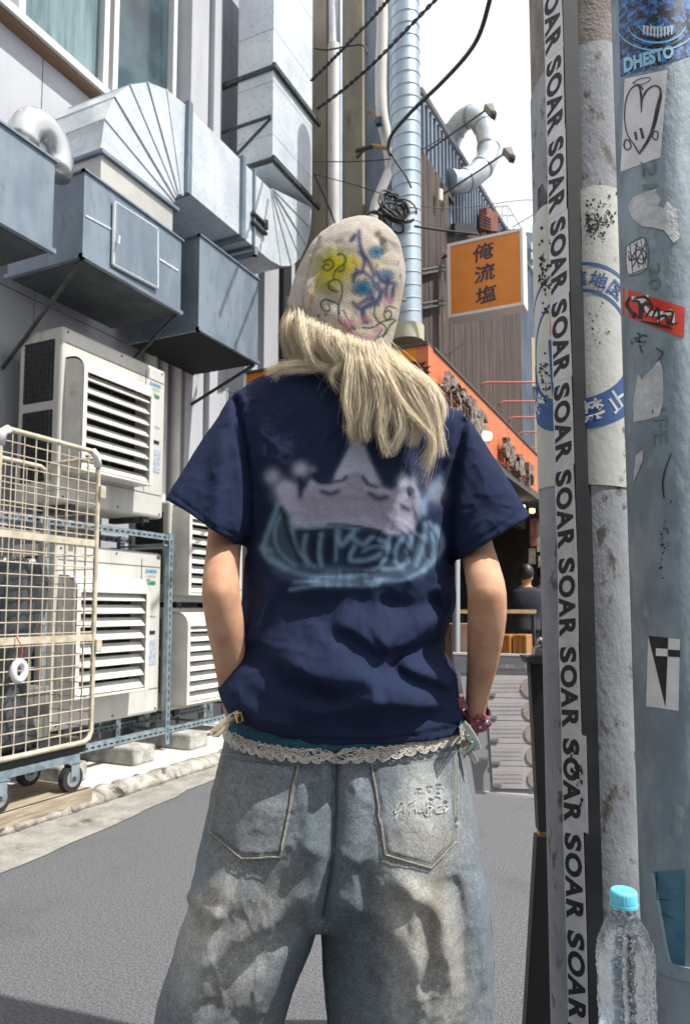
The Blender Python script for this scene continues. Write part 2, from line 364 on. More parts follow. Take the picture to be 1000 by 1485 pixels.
# hatch
hd = MB().prism([onX(166, 293, -3.095), onX(228, 333, -3.095), onX(228, 418, -3.095), onX(164, 384, -3.095)], (.018, 0, 0)).build('hatch', galvd, tA, bevel=.004)
fr = [(166, 293), (228, 333), (228, 418), (164, 384)]
for i in range(4):
    a = onX(*fr[i], -3.085); b = onX(*fr[(i+1) % 4], -3.085); MB().tube([a, b], .011, 6).build('frame', galv, hd)
MB().tube([onX(173, 342, -3.05), onX(172, 354, -3.05)], .008, 8).build('handle', white_pl, hd)
MB().prism([onX(124, 311, -3.099), onX(163, 332, -3.099), onX(163, 335, -3.099), onX(124, 314, -3.099)], (.004, 0, 0)).prism([onX(231, 374, -3.099), onX(258, 391, -3.099), onX(258, 394, -3.099), onX(231, 377, -3.099)], (.004, 0, 0)).build('seam', galv, tA, kind='stuff')
def strut(p, q, label, r=.014, cat='bracket', group='steel angle brackets under the duct boxes'):
    o = MB().tube([p, q], r, 5).build('duct_bracket', steel_d); return tag(o, label, cat, group)
strut(np.array((-3.12, 3.01, 3.045)), np.array((-3.88, 3.12, 2.55)), 'dark diagonal bracket under the left end of the hatch duct box')
strut(np.array((-3.12, 3.87, 3.045)), np.array((-3.88, 3.9, 2.55)), 'dark diagonal bracket under the right end of the hatch duct box')
strut(np.array((-3.12, 4.86, 3.005)), np.array((-3.88, 4.86, 2.7)), 'dark bracket under the far end of the plain open bottomed duct box')
tB = ductbox('duct_box', 'plain blue grey metal duct box cut by the left edge of the picture', 'duct box', -3.6, -2.9, 1.75, 2.60, 2.86, 3.35)
tC = ductbox('duct_box', 'plain blue grey duct box with open dark underside right of the hatch box', 'duct box', -3.75, -3.1, 4.095, 4.88, 3.02, 3.725)
MB().box(-3.735, -3.115, 4.11, 4.865, 3.009, 3.017).build('underside_shade_plate', black, tC)  # black plate stands in for the shade inside the open bottom
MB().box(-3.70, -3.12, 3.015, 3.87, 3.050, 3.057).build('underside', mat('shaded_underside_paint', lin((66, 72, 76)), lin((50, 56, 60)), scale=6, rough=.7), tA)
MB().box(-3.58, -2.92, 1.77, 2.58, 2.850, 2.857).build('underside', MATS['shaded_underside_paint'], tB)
# small round chrome elbow on box B
a = np.linspace(0, math.pi*.62, 12); c0 = onX(60, 205, -3.15)
el = MB().tube([c0+np.array((0, -.10+.16*math.sin(t)*1.0, -.10+.17*(math.sin(t)))) if False else c0+np.array([0, -.12*math.cos(t), -.06+.14*math.sin(t)]) for t in np.linspace(math.pi*1.15, -.25, 14)], .085, 20, cap=True).build('duct_elbow', mat('bright_zinc', lin((206, 208, 208)), rough=.3, metal=.85), smooth=True)
tag(el, 'small shiny round duct elbow on top of the leftmost duct box', 'duct elbow')
# big exhaust duct: plenum, gored elbow, straight run, elbow, riser : one thing
X1, X0 = -3.2, -3.74
big = thing('exhaust_duct', 'large shiny rectangular exhaust duct with two gored elbows rising up the wall', 'duct', (-3.5, 3.6, 3.5))
MB().box(X0, X1, 3.22, 3.91, 3.59, 3.845).build('plenum', mat('plenum_metal', lin((186, 184, 178)), lin((170, 170, 166)), scale=4, rough=.5, metal=.3), big, bevel=.004)
MB().box(X0-.02, X1+.025, 3.20, 3.95, 3.846, 3.87).build('flange', galvd, big)
zb, zt = 4.065, 4.71
# elbow 1 gores : centre of bend at (y=4.03,z=3.98-)
def gore(yc, zc, ri, ro, a0, a1, seg=1, nm='gore', rz=None):
    """one flat gore between two angles of a YZ bend, width X0..X1"""
    pts = []
    for an in (a0, a1):
        for r_ in (ri, ro): pts.append((yc+r_*math.cos(an), zc+r_*math.sin(an)))
    p = [pts[0], pts[1], pts[3], pts[2]]
    return MB().prism([(X1, y_, z_) for y_, z_ in p], (X0-X1, 0, 0))
ng = 6; yc, zc = 4.03, 3.872
edges1 = []
for k in range(ng+1):
    u = k/ng; an = math.pi-u*math.pi/2
    inner = (yc+(.115)*math.cos(an), zc+.14*math.sin(an)); outer = (yc+.82*math.cos(an), zc+(zt-zc)*math.sin(an)); edges1.append((inner, outer))
for k in range(ng):
    (i0, o0_), (i1, o1_) = edges1[k], edges1[k+1]
    MB().prism([(X1-.003*(k % 2), *i0), (X1-.003*(k % 2), *o0_), (X1-.003*(k % 2), *o1_), (X1-.003*(k % 2), *i1)], (X0-X1+.003, 0, 0)).build('gore', galv, big)
    if k: MB().tube([(X1+.003, *i0), (X1+.003, *o0_), (X0, *o0_)], .007, 5).build('seam', galv, big)
def duct_run(y0, y1):
    MB().box(X0, X1, y0, y1, zb, zt).build('duct_section', galv, big, bevel=.003)
def flange(y0, e=.03, w_=.022):
    q = MB(); q.box(X1+.001, X1+e, y0, y0+w_, zb-e, zt+e); q.box(X0-e, X1, y0, y0+w_, zt+.001, zt+e); q.box(X0-e, X1, y0, y0+w_, zb-e, zb-.001); q.build('flange', galvd, big)
flange(4.032); flange(4.057); duct_run(4.08, 4.40); duct_run(4.403, 4.74); flange(4.742); flange(4.767); duct_run(4.79, 4.93); flange(4.93, .02); duct_run(4.952, 5.2)
# elbow 2 : from horizontal to vertical
yc2, zc2 = 5.20, 4.95
ye = 5.99
e2 = []
for k in range(7):
    u = k/6; an = -math.pi/2+u*math.pi/2
    e2.append(((yc2+.05*math.cos(an), 4.74+.03*math.sin(an)), (yc2+(ye-yc2)*math.cos(an), zc2+(zc2-zb)*math.sin(an))))
for k in range(6):
    (i0, o0_), (i1, o1_) = e2[k], e2[k+1]; s_ = .003*(k % 2)
    MB().prism([(X1-s_, *i0), (X1-s_, *o0_), (X1-s_, *o1_), (X1-s_, *i1)], (X0-X1+s_, 0, 0)).build('gore', galv, big)
    if k: MB().tube([(X1+.003, *i0), (X1+.003, *o0_)], .006, 5).build('seam', galv, big)
z = 4.955
for zz in (5.25, 5.75, 6.25, 6.9, 7.6):
    MB().box(X0+.16, X1, 5.25, ye, z, zz-.004).build('duct_section', galv, big, bevel=.003); z = zz
for zz, nm in ((4.98, 'lower'), (5.85, 'upper')):
    q = MB().box(X1+.001, X1+.035, 5.22, ye+.12, zz, zz+.045).box(X0-.1, X1, 5.235, 5.275, zz+.001, zz+.044).build('strap', steel_d, big)
q = MB().tube([(X1-.02, 5.25, 5.42), (X0-.12, 5.25, 5.42)], .02, 4).tube([(X1-.02, 5.25, 5.40), (X0-.05, 5.25, 5.02)], .018, 4).build('bracket', steel_d, big)
MB().tube([(X1+.03, 4.93, zb-.03), (X1+.03, 4.93, zb-.10)], .028, 10).box(X0, X1+.05, 4.90, 4.94, zb-.10, zb-.07).build('hanger', galvd, big, smooth='auto')
MB().tube([(X1+.02, 4.90, 4.33), (X1+.02, 5.12, 4.33)], .018, 8).tube([(X1+.02, 4.90, 4.25), (X1+.02, 5.12, 4.25)], .018, 8).tube([(X1+.03, 5.10, 4.36), (X1+.03, 5.10, 4.28)], .02, 6).build('latch', steel_d, big)
# ================================================================== air conditioners
def ac_unit(nm, label, y0, z0, dz, hz=None):
    Xf, dp, wd, ht = -3.35, .36, .95, dz
    t = thing(nm, label, 'air conditioner', (Xf-dp/2, y0+wd/2, z0), 'air conditioner outdoor units along the wall')
    y1 = y0+wd; z1 = z0+ht
    MB().box(Xf-dp, Xf, y0, y1, z0, z1).build('casing', ivory, t, bevel=.018)
    # coil openings on the left side
    for (a, b) in ((z0+.12, z0+.53*ht), (z0+.57*ht, z1-.07)):
        sv = MB().box(Xf-dp+.04, Xf-.055, y0-.003, y0+.05, a, b).build('side_grille', coil, t, bevel=.012)
        q = MB()
        for zz in np.arange(a+.03, b-.01, .035): q.box(Xf-dp+.045, Xf-.06, y0-.006, y0-.003, zz, zz+.004)
        for xx in np.arange(Xf-dp+.07, Xf-.07, .03): q.box(xx, xx+.003, y0-.008, y0-.0061, a+.01, b-.01)
        q.build('wire_grid', steel_d, sv)
    # front hood with louvres
    ya, yb = y0+.03, y0+.655; za, zb_ = (z0+.17*ht, z1-.19) if hz is None else (z0+hz[0], z0+hz[1])
    hp = .15
    prof = [(Xf+.001, zb_)]+[(Xf+hp*.3+hp*.7*math.sin(a_), zb_-.09*(1-math.cos(a_))) for a_ in np.linspace(0, math.pi/2, 7)]
    h = MB()
    top = [(x_, z_) for x_, z_ in prof]
    under = [(x_-.0, z_-.012) for x_, z_ in prof[::-1]]
    h.prism([(x_, ya, z_) for x_, z_ in top+under], (0, yb-ya, 0))
    h.box(Xf+.001, Xf+hp, ya, ya+.012, za, zb_-.088).box(Xf+.001, Xf+hp, yb-.012, yb, za, zb_-.088)
    h.box(Xf+.001, Xf+hp-.001, ya+.013, yb-.013, za, za+.014)
    h.prism([(x_, ya, z_) for x_, z_ in prof]+[(Xf+.001, ya, zb_-.088)], (0, .012, 0)).prism([(x_, yb-.012, z_) for x_, z_ in prof]+[(Xf+.001, yb-.012, zb_-.088)], (0, .012, 0))
    h.box(Xf+hp-.004, Xf+hp+.003, ya, ya+.03, za, zb_-.09).box(Xf+hp-.004, Xf+hp+.003, yb-.03, yb, za, zb_-.09)
    hood = h.build('louvre_hood', ivory2, t, smooth='auto')
    MB().box(Xf+.0005, Xf+.004, ya+.014, yb-.014, za+.016, zb_-.03).build('fan_opening', black, hood)
    MB().box(Xf+hp*.4, Xf+hp*.4+.012, (ya+yb)/2-.006, (ya+yb)/2+.006, za+.014, zb_-.04).build('centre_bar', steel_d, hood)
    n = 8; st = (zb_-.09-za)/n
    for k in range(n):
        zc_ = za+.012+st*k
        MB().add([(Xf+hp-.006, ya+.014, zc_+.010), (Xf+hp-.006, yb-.014, zc_+.010), (Xf+hp-.055, yb-.014, zc_+.062), (Xf+hp-.055, ya+.014, zc_+.062),
                  (Xf+hp-.016, ya+.014, zc_+.006), (Xf+hp-.016, yb-.014, zc_+.006), (Xf+hp-.065, yb-.014, zc_+.058), (Xf+hp-.065, ya+.014, zc_+.058)],
                 [(0, 1, 2, 3), (4, 7, 6, 5), (0, 4, 5, 1), (3, 2, 6, 7), (0, 3, 7, 4), (1, 5, 6, 2)]).build('slat', ivory2, hood)
    # service panel seam, label prints, screws, slot
    MB().box(Xf+.0005, Xf+.003, y1-.21, y1-.206, z0+.16*ht, z1-.05).box(Xf+.0005, Xf+.003, y0+.02, y1-.02, z0+.15*ht, z0+.15*ht+.003).box(Xf+.0005, Xf+.003, y0+.02, y1-.02, z1-.10, z1-.097).build('panel_seam', steel_d, t)
    def word(s, size, yy, zz, mt, w_=0):
        vv, ff = text2d(s, size, w_); P = np.zeros((len(vv), 3)); P[:, 0] = Xf+.004; P[:, 1] = vv[:, 0]+yy; P[:, 2] = vv[:, 1]+zz
        MB().add(P, ff).build('lettering', mt, t)
    cy = mat('cyan_print', lin((40, 150, 190)), rough=.5); gn = mat('green_print', lin((30, 130, 90)), rough=.5)
    word('DAIKIN', .034, y1-.11, z1-.13, cy, .001); word('INVERTER', .020, y1-.11, z1-.165, mat('grey_print', lin((130, 130, 128)), rough=.6)); word('Zeas', .045, y1-.11, z1-.205, gn, .002)
    word('Rooftop', .02, y1-.09, z0+.60*ht, ink)
    MB().box(Xf+.001, Xf+.005, y1-.115, y1-.06, z0+.49*ht, z0+.49*ht+.022).build('badge', black, t)
    MB().box(Xf+.001, Xf+.003, y1-.135, y1-.045, z0+.30*ht, z0+.45*ht).build('data_label', mat('data_label', lin((190, 196, 206)), lin((120, 126, 136)), scale=90, rough=.6), t)
    q = MB()
    for yy in (y0+.04, y0+.5, y1-.04):
        for zz in (z0+.03, z1-.03): q.tube([(Xf+.0, yy, zz), (Xf+.006, yy, zz)], .006, 8)
    for yy in (y0+.12, y1-.14): pass
    q.build('screw', steel_d, t, kind='stuff')
    for yy in (y0+.12, y1-.18):
        MB().box(Xf-dp+.03, Xf-.02, yy, yy+.06, z0-.035, z0-.001).tube([(Xf-.05, yy+.03, z0-.055), (Xf-.05, yy+.03, z0+.02)], .012, 8).build('foot', steel_d, t)
    return t
ac_unit('air_conditioner', 'cream air conditioner on the upper shelf at left, over the slotted rail', 3.10, 1.665, 1.07)
u2 = ac_unit('air_conditioner', 'cream air conditioner on the lower shelf at left, directly behind the cage trolley', 3.10, .32, 1.10)
u3 = ac_unit('air_conditioner', 'x', 4.13, .31, .73, (.05, .70)); c = u3; c['label'] = 'lower cream air conditioner right of the rack post, partly hidden by the bare left forearm'; 
c = copytree(u3); c.location.z = 1.08; c['label'] = 'upper cream air conditioner right of the rack post, seen just below the shirt sleeve'
# slotted rack
rk = thing('slotted_steel_rack', 'blue grey slotted steel rack carrying the cream air conditioners', 'rack', (-3.45, 4, .2))
def rail(p0, p1, axis, nm):
    p0 = np.array(p0, float); p1 = np.array(p1, float); lo_, hi_ = np.minimum(p0, p1), np.maximum(p0, p1)
    o = MB()
    if axis == 'y': o.box(lo_[0]-.003, lo_[0], lo_[1], hi_[1], lo_[2], lo_[2]+.042).box(lo_[0]-.04, lo_[0]-.0031, lo_[1], hi_[1], lo_[2]+.039, lo_[2]+.042)
    else: o.box(lo_[0]-.003, lo_[0], lo_[1], lo_[1]+.042, lo_[2], hi_[2]).box(lo_[0]-.04, lo_[0]-.0031, lo_[1], lo_[1]+.003, lo_[2], hi_[2])
    r = o.build(nm, angle_m, rk); q = MB(); L_ = (hi_-lo_)[1 if axis == 'y' else 2]
    for s in np.arange(.03, L_-.03, .052):
        if axis == 'y': q.box(lo_[0]+.0005, lo_[0]+.0015, lo_[1]+s, lo_[1]+s+.03, lo_[2]+.014, lo_[2]+.024)
        else: q.box(lo_[0]+.0005, lo_[0]+.0015, lo_[1]+.016, lo_[1]+.026, lo_[2]+s, lo_[2]+s+.03)
    q.build('slot', black, r, kind='stuff')
for zz in (.175, 1.51):
    rail((-3.285, 2.6, zz), (-3.285, 5.25 if zz < 1 else 4.09, zz), 'y', 'rail'); rail((-3.72, 2.6, zz), (-3.72, 5.2, zz), 'y', 'rail')
for yy in (2.95, 4.045, 5.16):
    rail((-3.281, yy, .1), (-3.281, yy, 1.56), 'z', 'post'); rail((-3.724, yy, .1), (-3.724, yy, 1.56), 'z', 'post')
for yy, zz in ((3.0, .2), (4.16, .2), (3.2, 1.5), (4.0, 1.5), (4.6, 1.4), (3.2, .2), (4.6, .2)):
    MB().box(-3.715, -3.29, yy, yy+.04, zz-.03, zz-.02 if zz > .3 else zz-.02).build('cross_bar', angle_m, rk)
for zz, yy in ((.1, 3.62), (.1, 4.20), (.1, 3.05)):
    MB().box(-3.32, -3.29, yy, yy+.04, .1, .17).build('leg', angle_m, rk)
blocks = [((-3.12), 2.97, 'nearest pale concrete block, just behind the trolley wheel'), (-3.12, 3.55, 'middle pale concrete block under the slotted rack'), (-3.12, 4.11, 'farthest visible pale concrete block, near the bare left forearm')]
for xx, yy, lb in blocks:
    o = MB().box(xx-.5, xx, yy, yy+.20, .062, .17).build('concrete_block', conc_block, bevel=.014); tag(o, lb, 'concrete block', 'concrete blocks under the rack')
# dark clutter behind the units: conduits
for k, (yy, zz) in enumerate(((2.75, 1.2), (2.62, .9))):
    o = MB().tube(catm([(-3.8, yy, .08), (-3.78, yy+.03, zz*.6), (-3.8, yy, 2.3+.2*k)], 12), .035, 10).build('insulated_pipe', cable_m, smooth='auto'); tag(o, ['black insulated pipe behind the cage trolley, nearer the air conditioner', 'black insulated pipe behind the cage trolley, nearer the picture edge'][k], 'pipe')
# ================================================================== roll cage trolley
cg = thing('cage_trolley', 'cream wire mesh roll cage trolley on black casters at the left edge', 'trolley', (-3.05, 2.6, .1))
cx0, cx1, cy0, cy1, cz0, cz1 = -3.24, -2.86, 2.30, 2.92, .34, 1.87
def panel(ax, c, a0, a1, z0, z1, nh, nv, nm='mesh_panel'):
    P = (lambda a, z: (c, a, z)) if ax == 'x' else (lambda a, z: (a, c, z))
    rr = .05; pts = [P(a0, z0+rr), P(a0, z1-rr)]
    fr = [P(a0, z0), P(a0, z1-rr), P(a0+rr*.3, z1-rr*.3), P(a0+rr, z1), P(a1-rr, z1), P(a1-rr*.3, z1-rr*.3), P(a1, z1-rr), P(a1, z0+rr), P(a1-rr*.3, z0+rr*.3), P(a1-rr, z0), P(a0+rr, z0), P(a0, z0+rr*.5)]
    f_ = MB().tube(fr, .0135, 10).build(nm, cage_m, cg, smooth=True)
    q = MB()
    for k in range(1, nh): zz = z0+(z1-z0)*k/nh; q.tube([P(a0, zz), P(a1, zz)], .0032, 5, False)
    for k in range(1, nv): aa = a0+(a1-a0)*k/nv; q.tube([P(aa, z0), P(aa, z1)], .0032, 5, False)
    q.build('wire', cage_m, f_, kind='stuff')
panel('x', cx1, cy0, cy1, cz0, cz1, 27, 9); panel('y', cy1, cx0, cx1, cz0, cz1-.03, 20, 5); panel('y', cy0, cx0, cx1, cz0, cz1-.03, 20, 5); panel('x', cx0, cy0, cy1, cz0, cz1-.05, 12, 9)
for zz in (1.36, .86): MB().box(cx1-.006, cx1+.004, cy0, cy1, zz, zz+.035).build('cross_band', cage_m, cg)
for zz in (1.62, .80): MB().box(cx1-.01, cx1+.03, cy1-.005, cy1+.035, zz, zz+.07).build('latch_plate', cage_m, cg, bevel=.005)
for yy in (cy0, cy1):
    MB().tube([(cx1, yy+(.045 if yy == cy0 else -.045), cz1+.0), (cx1, yy+(.014 if yy == cy0 else -.014), cz1-.02), (cx1, yy, cz1-.08)], .021, 12).build('wrapped_corner', white_pl, cg, smooth=True)
MB().box(cx0, cx1-.015, cy0+.01, cy1-.01, .285, .33).build('deck', mat('dark_rubber', lin((38, 40, 44)), rough=.7), cg, bevel=.01)
MB().box(cx0+.02, cx1-.02, cy0+.05, cy1-.05, .245, .283).build('chassis', angle_m, cg)
for xx in (cx1-.03, cx0+.05):
    for yy in (cy1-.10, cy0+.08):
        w_ = MB().tube([(xx-.018, yy, .165), (xx+.018, yy, .165)], .066, 24).build('caster_wheel', mat('tyre_rubber', lin((40, 40, 42)), rough=.75), cg, smooth='auto')
        MB().tube([(xx-.020, yy, .165), (xx+.021, yy, .165)], .042, 20).build('rim', mat('cast_rim', lin((150, 156, 158)), rough=.5, metal=.4), w_, smooth='auto')
        MB().tube([(xx-.024, yy, .165), (xx+.027, yy, .165)], .012, 10).build('axle', steel_d, w_, smooth='auto')
        MB().box(xx+.022, xx+.026, yy-.02, yy+.035, .155, .24).box(xx-.026, xx-.022, yy-.02, yy+.035, .155, .24).box(xx-.026, xx+.026, yy-.03, yy+.05, .236, .243).build('fork', angle_m, w_)
# crumpled covers inside the cage
q = MB(); n = 46; a = np.linspace(0, 2*math.pi, n, endpoint=False); rr_ = []
for zz in np.linspace(.34, 1.28, 26):
    k = .11+.03*math.sin(zz*7); rr_.append(np.array([(cx0+.16+(k+.016*math.sin(5*t+zz*3)+.012*math.sin(11*t+2+zz*5)+.006*math.sin(19*t))*math.cos(t), cy0+.24+(1.5*k+.02*math.sin(6*t+1)+.012*math.sin(13*t+zz*4))*math.sin(t), zz) for t in a]))
q.rings(rr_); o = q.build('storage_bag', mat('dark_poly_bag', lin((84, 88, 92)), lin((40, 44, 48)), scale=7, rough=.35, stretch=(1, 1, .2), bump=.5, bscale=25), smooth=True); tag(o, 'dark blue grey crumpled plastic bag standing inside the cage trolley', 'bag')
o = MB().box(-3.23, -3.10, 2.66, 2.86, .332, .62).build('carton', mat('grey_carton', lin((128, 126, 120)), lin((104, 102, 96)), scale=8, rough=.8), bevel=.006); tag(o, 'grey carton at the back of the cage trolley deck', 'carton')
# tape roll hanging on the cage
tr = thing('tape_roll', 'white tape roll hanging outside the cage trolley at the picture edge', 'tape roll', (-2.83, 2.38, .78))
pc = onX(28, 973, -2.82)
MB().tube([pc+np.array([0, .032*math.cos(t), .042*math.sin(t)]) for t in np.linspace(0, 2*math.pi, 25)], .016, 10, False).build('ring', white_pl, tr, smooth=True)
MB().tube(catm([pc+np.array([0, 0, .04]), pc+np.array([.005, .01, .1]), pc+np.array([-.03, 0, .16])], 8), .003, 6).build('cord', mat('red_cord', lin((170, 70, 60)), rough=.7), tr)
# wooden plank platform under the trolley
pf = thing('wooden_platform', 'low wooden plank platform under the cage trolley', 'platform', (-3.1, 2.4, 0))
plank = mat('platform_plank', lin((168, 156, 136)), lin((132, 120, 100)), scale=12, rough=.85, stretch=(6, .5, 6), dirt=lin((96, 84, 68)), dscale=7, dlo=.6, dhi=.8)
for k in range(3): MB().box(-3.28+.145*k, -3.14+.145*k, 1.3, 2.93, .076, .10).build('plank', plank, pf, bevel=.003)
MB().box(-2.874, -2.846, 1.3, 2.93, .032, .10).build('edge_board', plank, pf, bevel=.003)
for yy in (1.5, 2.2, 2.8): MB().box(-3.27, -2.90, yy, yy+.05, .063, .075).build('batten', plank, pf)
# ================================================================== far buildings (left side of the alley, further on)
tp = thing('taupe_building', 'taupe rendered building end with pipes, right of the shiny duct riser', 'building', (-3, 7.6, 0))
tq = [onY(420, 400, 7.4), onY(598, 400, 7.4), W(598, 400, 10), W(420, 400, 10)]; MB().prism([(*q_[:2], 0) for q_ in tq], (0, 0, 9.5)).build('wall', taupe, tp)
def strip(px0, px1, Y, z0, z1, dep, m_, nm, ytop=None):
    a = onY(px0, 300, Y); b = onY(px1, 300, Y); return MB().box(min(a[0], b[0]), max(a[0], b[0]), Y, Y+dep, z0, z1).build(nm, m_, tp, bevel=.006)
strip(448, 472, 7.3, 0, 9.5, .11, taupe, 'pilaster'); strip(498, 526, 7.22, 0, 9.5, .19, taupe, 'pilaster'); strip(526, 566, 7.3, 0, 9.5, .1, bluegrey, 'metal_strip')
strip(536, 551, 7.28, 2.8, 5.6, .03, black, 'dark_recess')
def vpipe(pts, r, m_, nm, lb, cat='pipe', n=14, grp=None):
    o = MB().tube(pts, r, n).build(nm, m_, smooth='auto'); return tag(o, lb, cat, grp)
vpipe([W(484, 470, 7.0), W(484, 66, 7.0)], .062, pvc, 'drain_pipe', 'rust topped pale drain pipe between the two taupe pilasters')
vpipe([W(486, 470, 6.98), W(483, -20, 7.05)], .048, white_pl, 'drain_pipe', 'slim white pipe running inside the rust topped drain pipe line')
vpipe([W(493.5, 470, 7.0), W(493.5, -10, 7.0)], .02, spiral_m, 'conduit', 'thin grey conduit right beside the pale drain pipe')
vpipe([W(*p, 6.6) for p in catm([(541, 330), (543, 300), (558, 262), (566, 238), (560, 200), (553, 160), (552, 100), (554, 40), (553, -20)], 30)], [.045+.012*(i > 10) for i in range(30)], pvc, 'cable_pole', 'pale bent old pole with tangled cables beside the spiral duct', 'pole')
# spiral duct
sd = thing('spiral_duct', 'tall round spiral seam duct standing behind the orange roof sign', 'duct', W(590, 490, 6.3))
c0, c1 = W(590, 492, 6.3), W(590, -60, 6.3); c1 = np.array([c0[0], c0[1], c1[2]]); rr = 22*6.3/FPX
MB().tube([c0, c1], rr, 40).build('tube', spiral_m, sd, smooth='auto')
q = MB(); hh = c1[2]-c0[2]; tt = np.linspace(0, hh/.118*2*math.pi, int(hh/.118*24)); q.tube([c0+np.array([(rr+.001)*math.cos(a), (rr+.001)*math.sin(a), a/(2*math.pi)*.118]) for a in tt], .0055, 5).build('seam', spiral_m, sd, smooth=True)
MB().tube([c0-[0, 0, .03], c0+[0, 0, .11]], rr+.02, 40).build('collar', mat('worn_collar', lin((176, 170, 146)), rough=.6), sd, smooth='auto')
MB().tube([W(566, 437, 6.1), W(588, 435, 6.1)], .015, 8).build('peg', mat('brass', lin((170, 140, 80)), rough=.5, metal=.5), sd)
# corrugated gable wall and wood wall, both facing the alley
XW = -2.30
cb = thing('corrugated_building', 'blue grey corrugated metal building with a sloping roof edge above the plank wall', 'building', onX(690, 400, XW-.35)*[1, 1, 0])
XB = XW-.16
poly = [(606, 134), (728, 331), (792, 432), (792, 640), (606, 640)]
P = np.array([onX(x_, y_, XB) for x_, y_ in poly])
MB().prism(P, (-.12, 0, 0)).build('wall', bluegrey, cb)
q = MB(); ya, yb = P[:, 1].min(), P[:, 1].max(); top = lambda y_: np.interp(y_, [P[0][1], P[1][1], P[2][1]], [P[0][2], P[1][2], P[2][2]])
for yy in np.arange(ya+.05, yb, .14): q.box(XB, XB+.022, yy, yy+.06, 3.0, top(yy)-.02)
q.build('corrugation', bluegrey, cb, kind='stuff')
MB().tube([P[0]+[.03, 0, .02], P[1]+[.03, 0, .02], P[2]+[.03, 0, .02]], .035, 6).build('roof_edge', mat('roof_trim', lin((150, 154, 158)), rough=.6), cb)
MB().prism([onX(x_, y_, XB+.03) for x_, y_ in ((613, 225), (655, 290), (655, 297), (613, 232))], (.03, 0, 0)).build('gutter', steel_d, cb)
lv = MB().prism([onX(x_, y_, XB+.06) for x_, y_ in ((695, 303), (711, 312), (712, 338), (694, 336))], (.1, 0, 0)).build('vent_cover', mat('rust_vent', lin((126, 66, 50)), lin((96, 50, 40)), scale=9, rough=.8), cb)
for k in range(5):
    t0 = .12+.17*k; a = onX(696, 305+28*t0+2, XB+.165); b = onX(711, 313+24*t0+2, XB+.165); MB().tube([a, b], .012, 4).build('louvre', mat('rust_vent_dark', lin((84, 44, 36)), rough=.8), lv)
ww = thing('plank_wall', 'weathered dark brown vertical plank wall behind the hanging orange sign', 'wall', onX(690, 600, XW)*[1, 1, 0])
Yl, Yr = onX(607, 400, XW)[1], onX(757, 560, XW)[1]
def wtop(px):
    return np.interp(px, [600, 612, 655, 655.1, 692, 700, 760], [214, 222, 290, 338, 342, 350, 352])
yy = Yl; k = 0
while yy < Yr:
    wd = rng.uniform(.13, .17); y2 = min(yy+wd, Yr)
    pxm = proj((XW, (yy+y2)/2, 3))[0]; zt_ = onX(pxm, wtop(pxm), XW)[2]; o_ = .003*((k*7) % 3)
    MB().box(XW-.05, XW+o_, yy+.0015, y2-.0015, 2.3, zt_+rng.uniform(-.02, .02)).build('plank', wood, ww); yy = y2; k += 1
MB().box(XW-.12, XW-.055, Yl, Yr, 2.3, 4.2).build('backing', darkin, ww)
for (x_, y_) in ((611, 392), (611, 398), (611, 441), (611, 448)):
    MB().tube([onX(x_, y_, XW+.05), onX(x_+33, y_-6, XW+.05)], .014, 5).build('batten', steel_d, ww)
MB().prism([onX(x_, y_, XW+.05) for x_, y_ in ((653, 325), (680, 325), (689, 341), (653, 341))], (.05, 0, 0)).build('dark_hatch', black, ww)
vpipe([onX(637, 276, XW+.06), onX(637, 292, XW+.06)], .035, mat('warm_white_lamp_body', lin((214, 206, 188)), rough=.4), 'wall_lamp', 'small white wall lamp at the corner of the plank wall', 'lamp')
# goose neck flue
gn_ = thing('gooseneck_flue', 'silver gooseneck flue pipe curving out over the corrugated roof', 'flue', W(660, 255, 9))
pts = catm([(645, 245), (650, 215), (660, 188), (678, 170), (698, 178), (707, 205), (705, 232), (690, 252), (668, 264), (650, 262)], 40); ds = np.interp(np.arange(40), [0, 16, 39], [9.2, 8.8, 8.3])
MB().tube([W(*p, d_) for p, d_ in zip(pts, ds)], 16.5*8.7/FPX, 24).build('pipe', mat('flue_metal', lin((196, 202, 206)), lin((170, 178, 184)), scale=5, rough=.4, metal=.6), gn_, smooth='auto')
for i in range(3, 38, 5):
    a = W(*pts[i], ds[i]); b = W(*pts[i+1], ds[i+1]); d_ = (b-a)/np.linalg.norm(b-a); MB().tube([a, a+d_*.035], 17.6*8.7/FPX, 24).build('seam_ring', spiral_m, gn_, smooth='auto')
# floodlights on arms
for (hx, hy, ax, ay, lb) in ((711, 158, 612, 224, 'upper small floodlight on a long arm against the white sky'), (738, 221, 640, 283, 'lower small floodlight on a long arm against the white sky')):
    t = thing('floodlight', lb, 'floodlight', W(hx, hy, 7.6), 'floodlights on long arms'); h_ = W(hx, hy, 7.4)
    MB().tube([W(ax, ay, 7.6), W(hx-9, hy+3, 7.45)], .011, 6).build('arm', steel_d, t)
    u = R; v_ = UZ; k_ = FH
    bx = [h_+u*a_+v_*b_-k_*.04 for a_, b_ in ((-.075, .035), (.02, .05), (.06, -.065), (-.01, -.045))]
    MB().prism(bx, k_*.11).build('lamp_head', mat('lamp_head_grey', lin((176, 172, 160)), rough=.5), t, bevel=.01)
    MB().prism([h_+u*a_+v_*b_-k_*.03 for a_, b_ in ((-.005, -.042), (.06, -.062), (.058, -.09), (0, -.07))], k_*.09).build('lens', mat('lamp_lens', lin((90, 84, 76)), rough=.3), t)
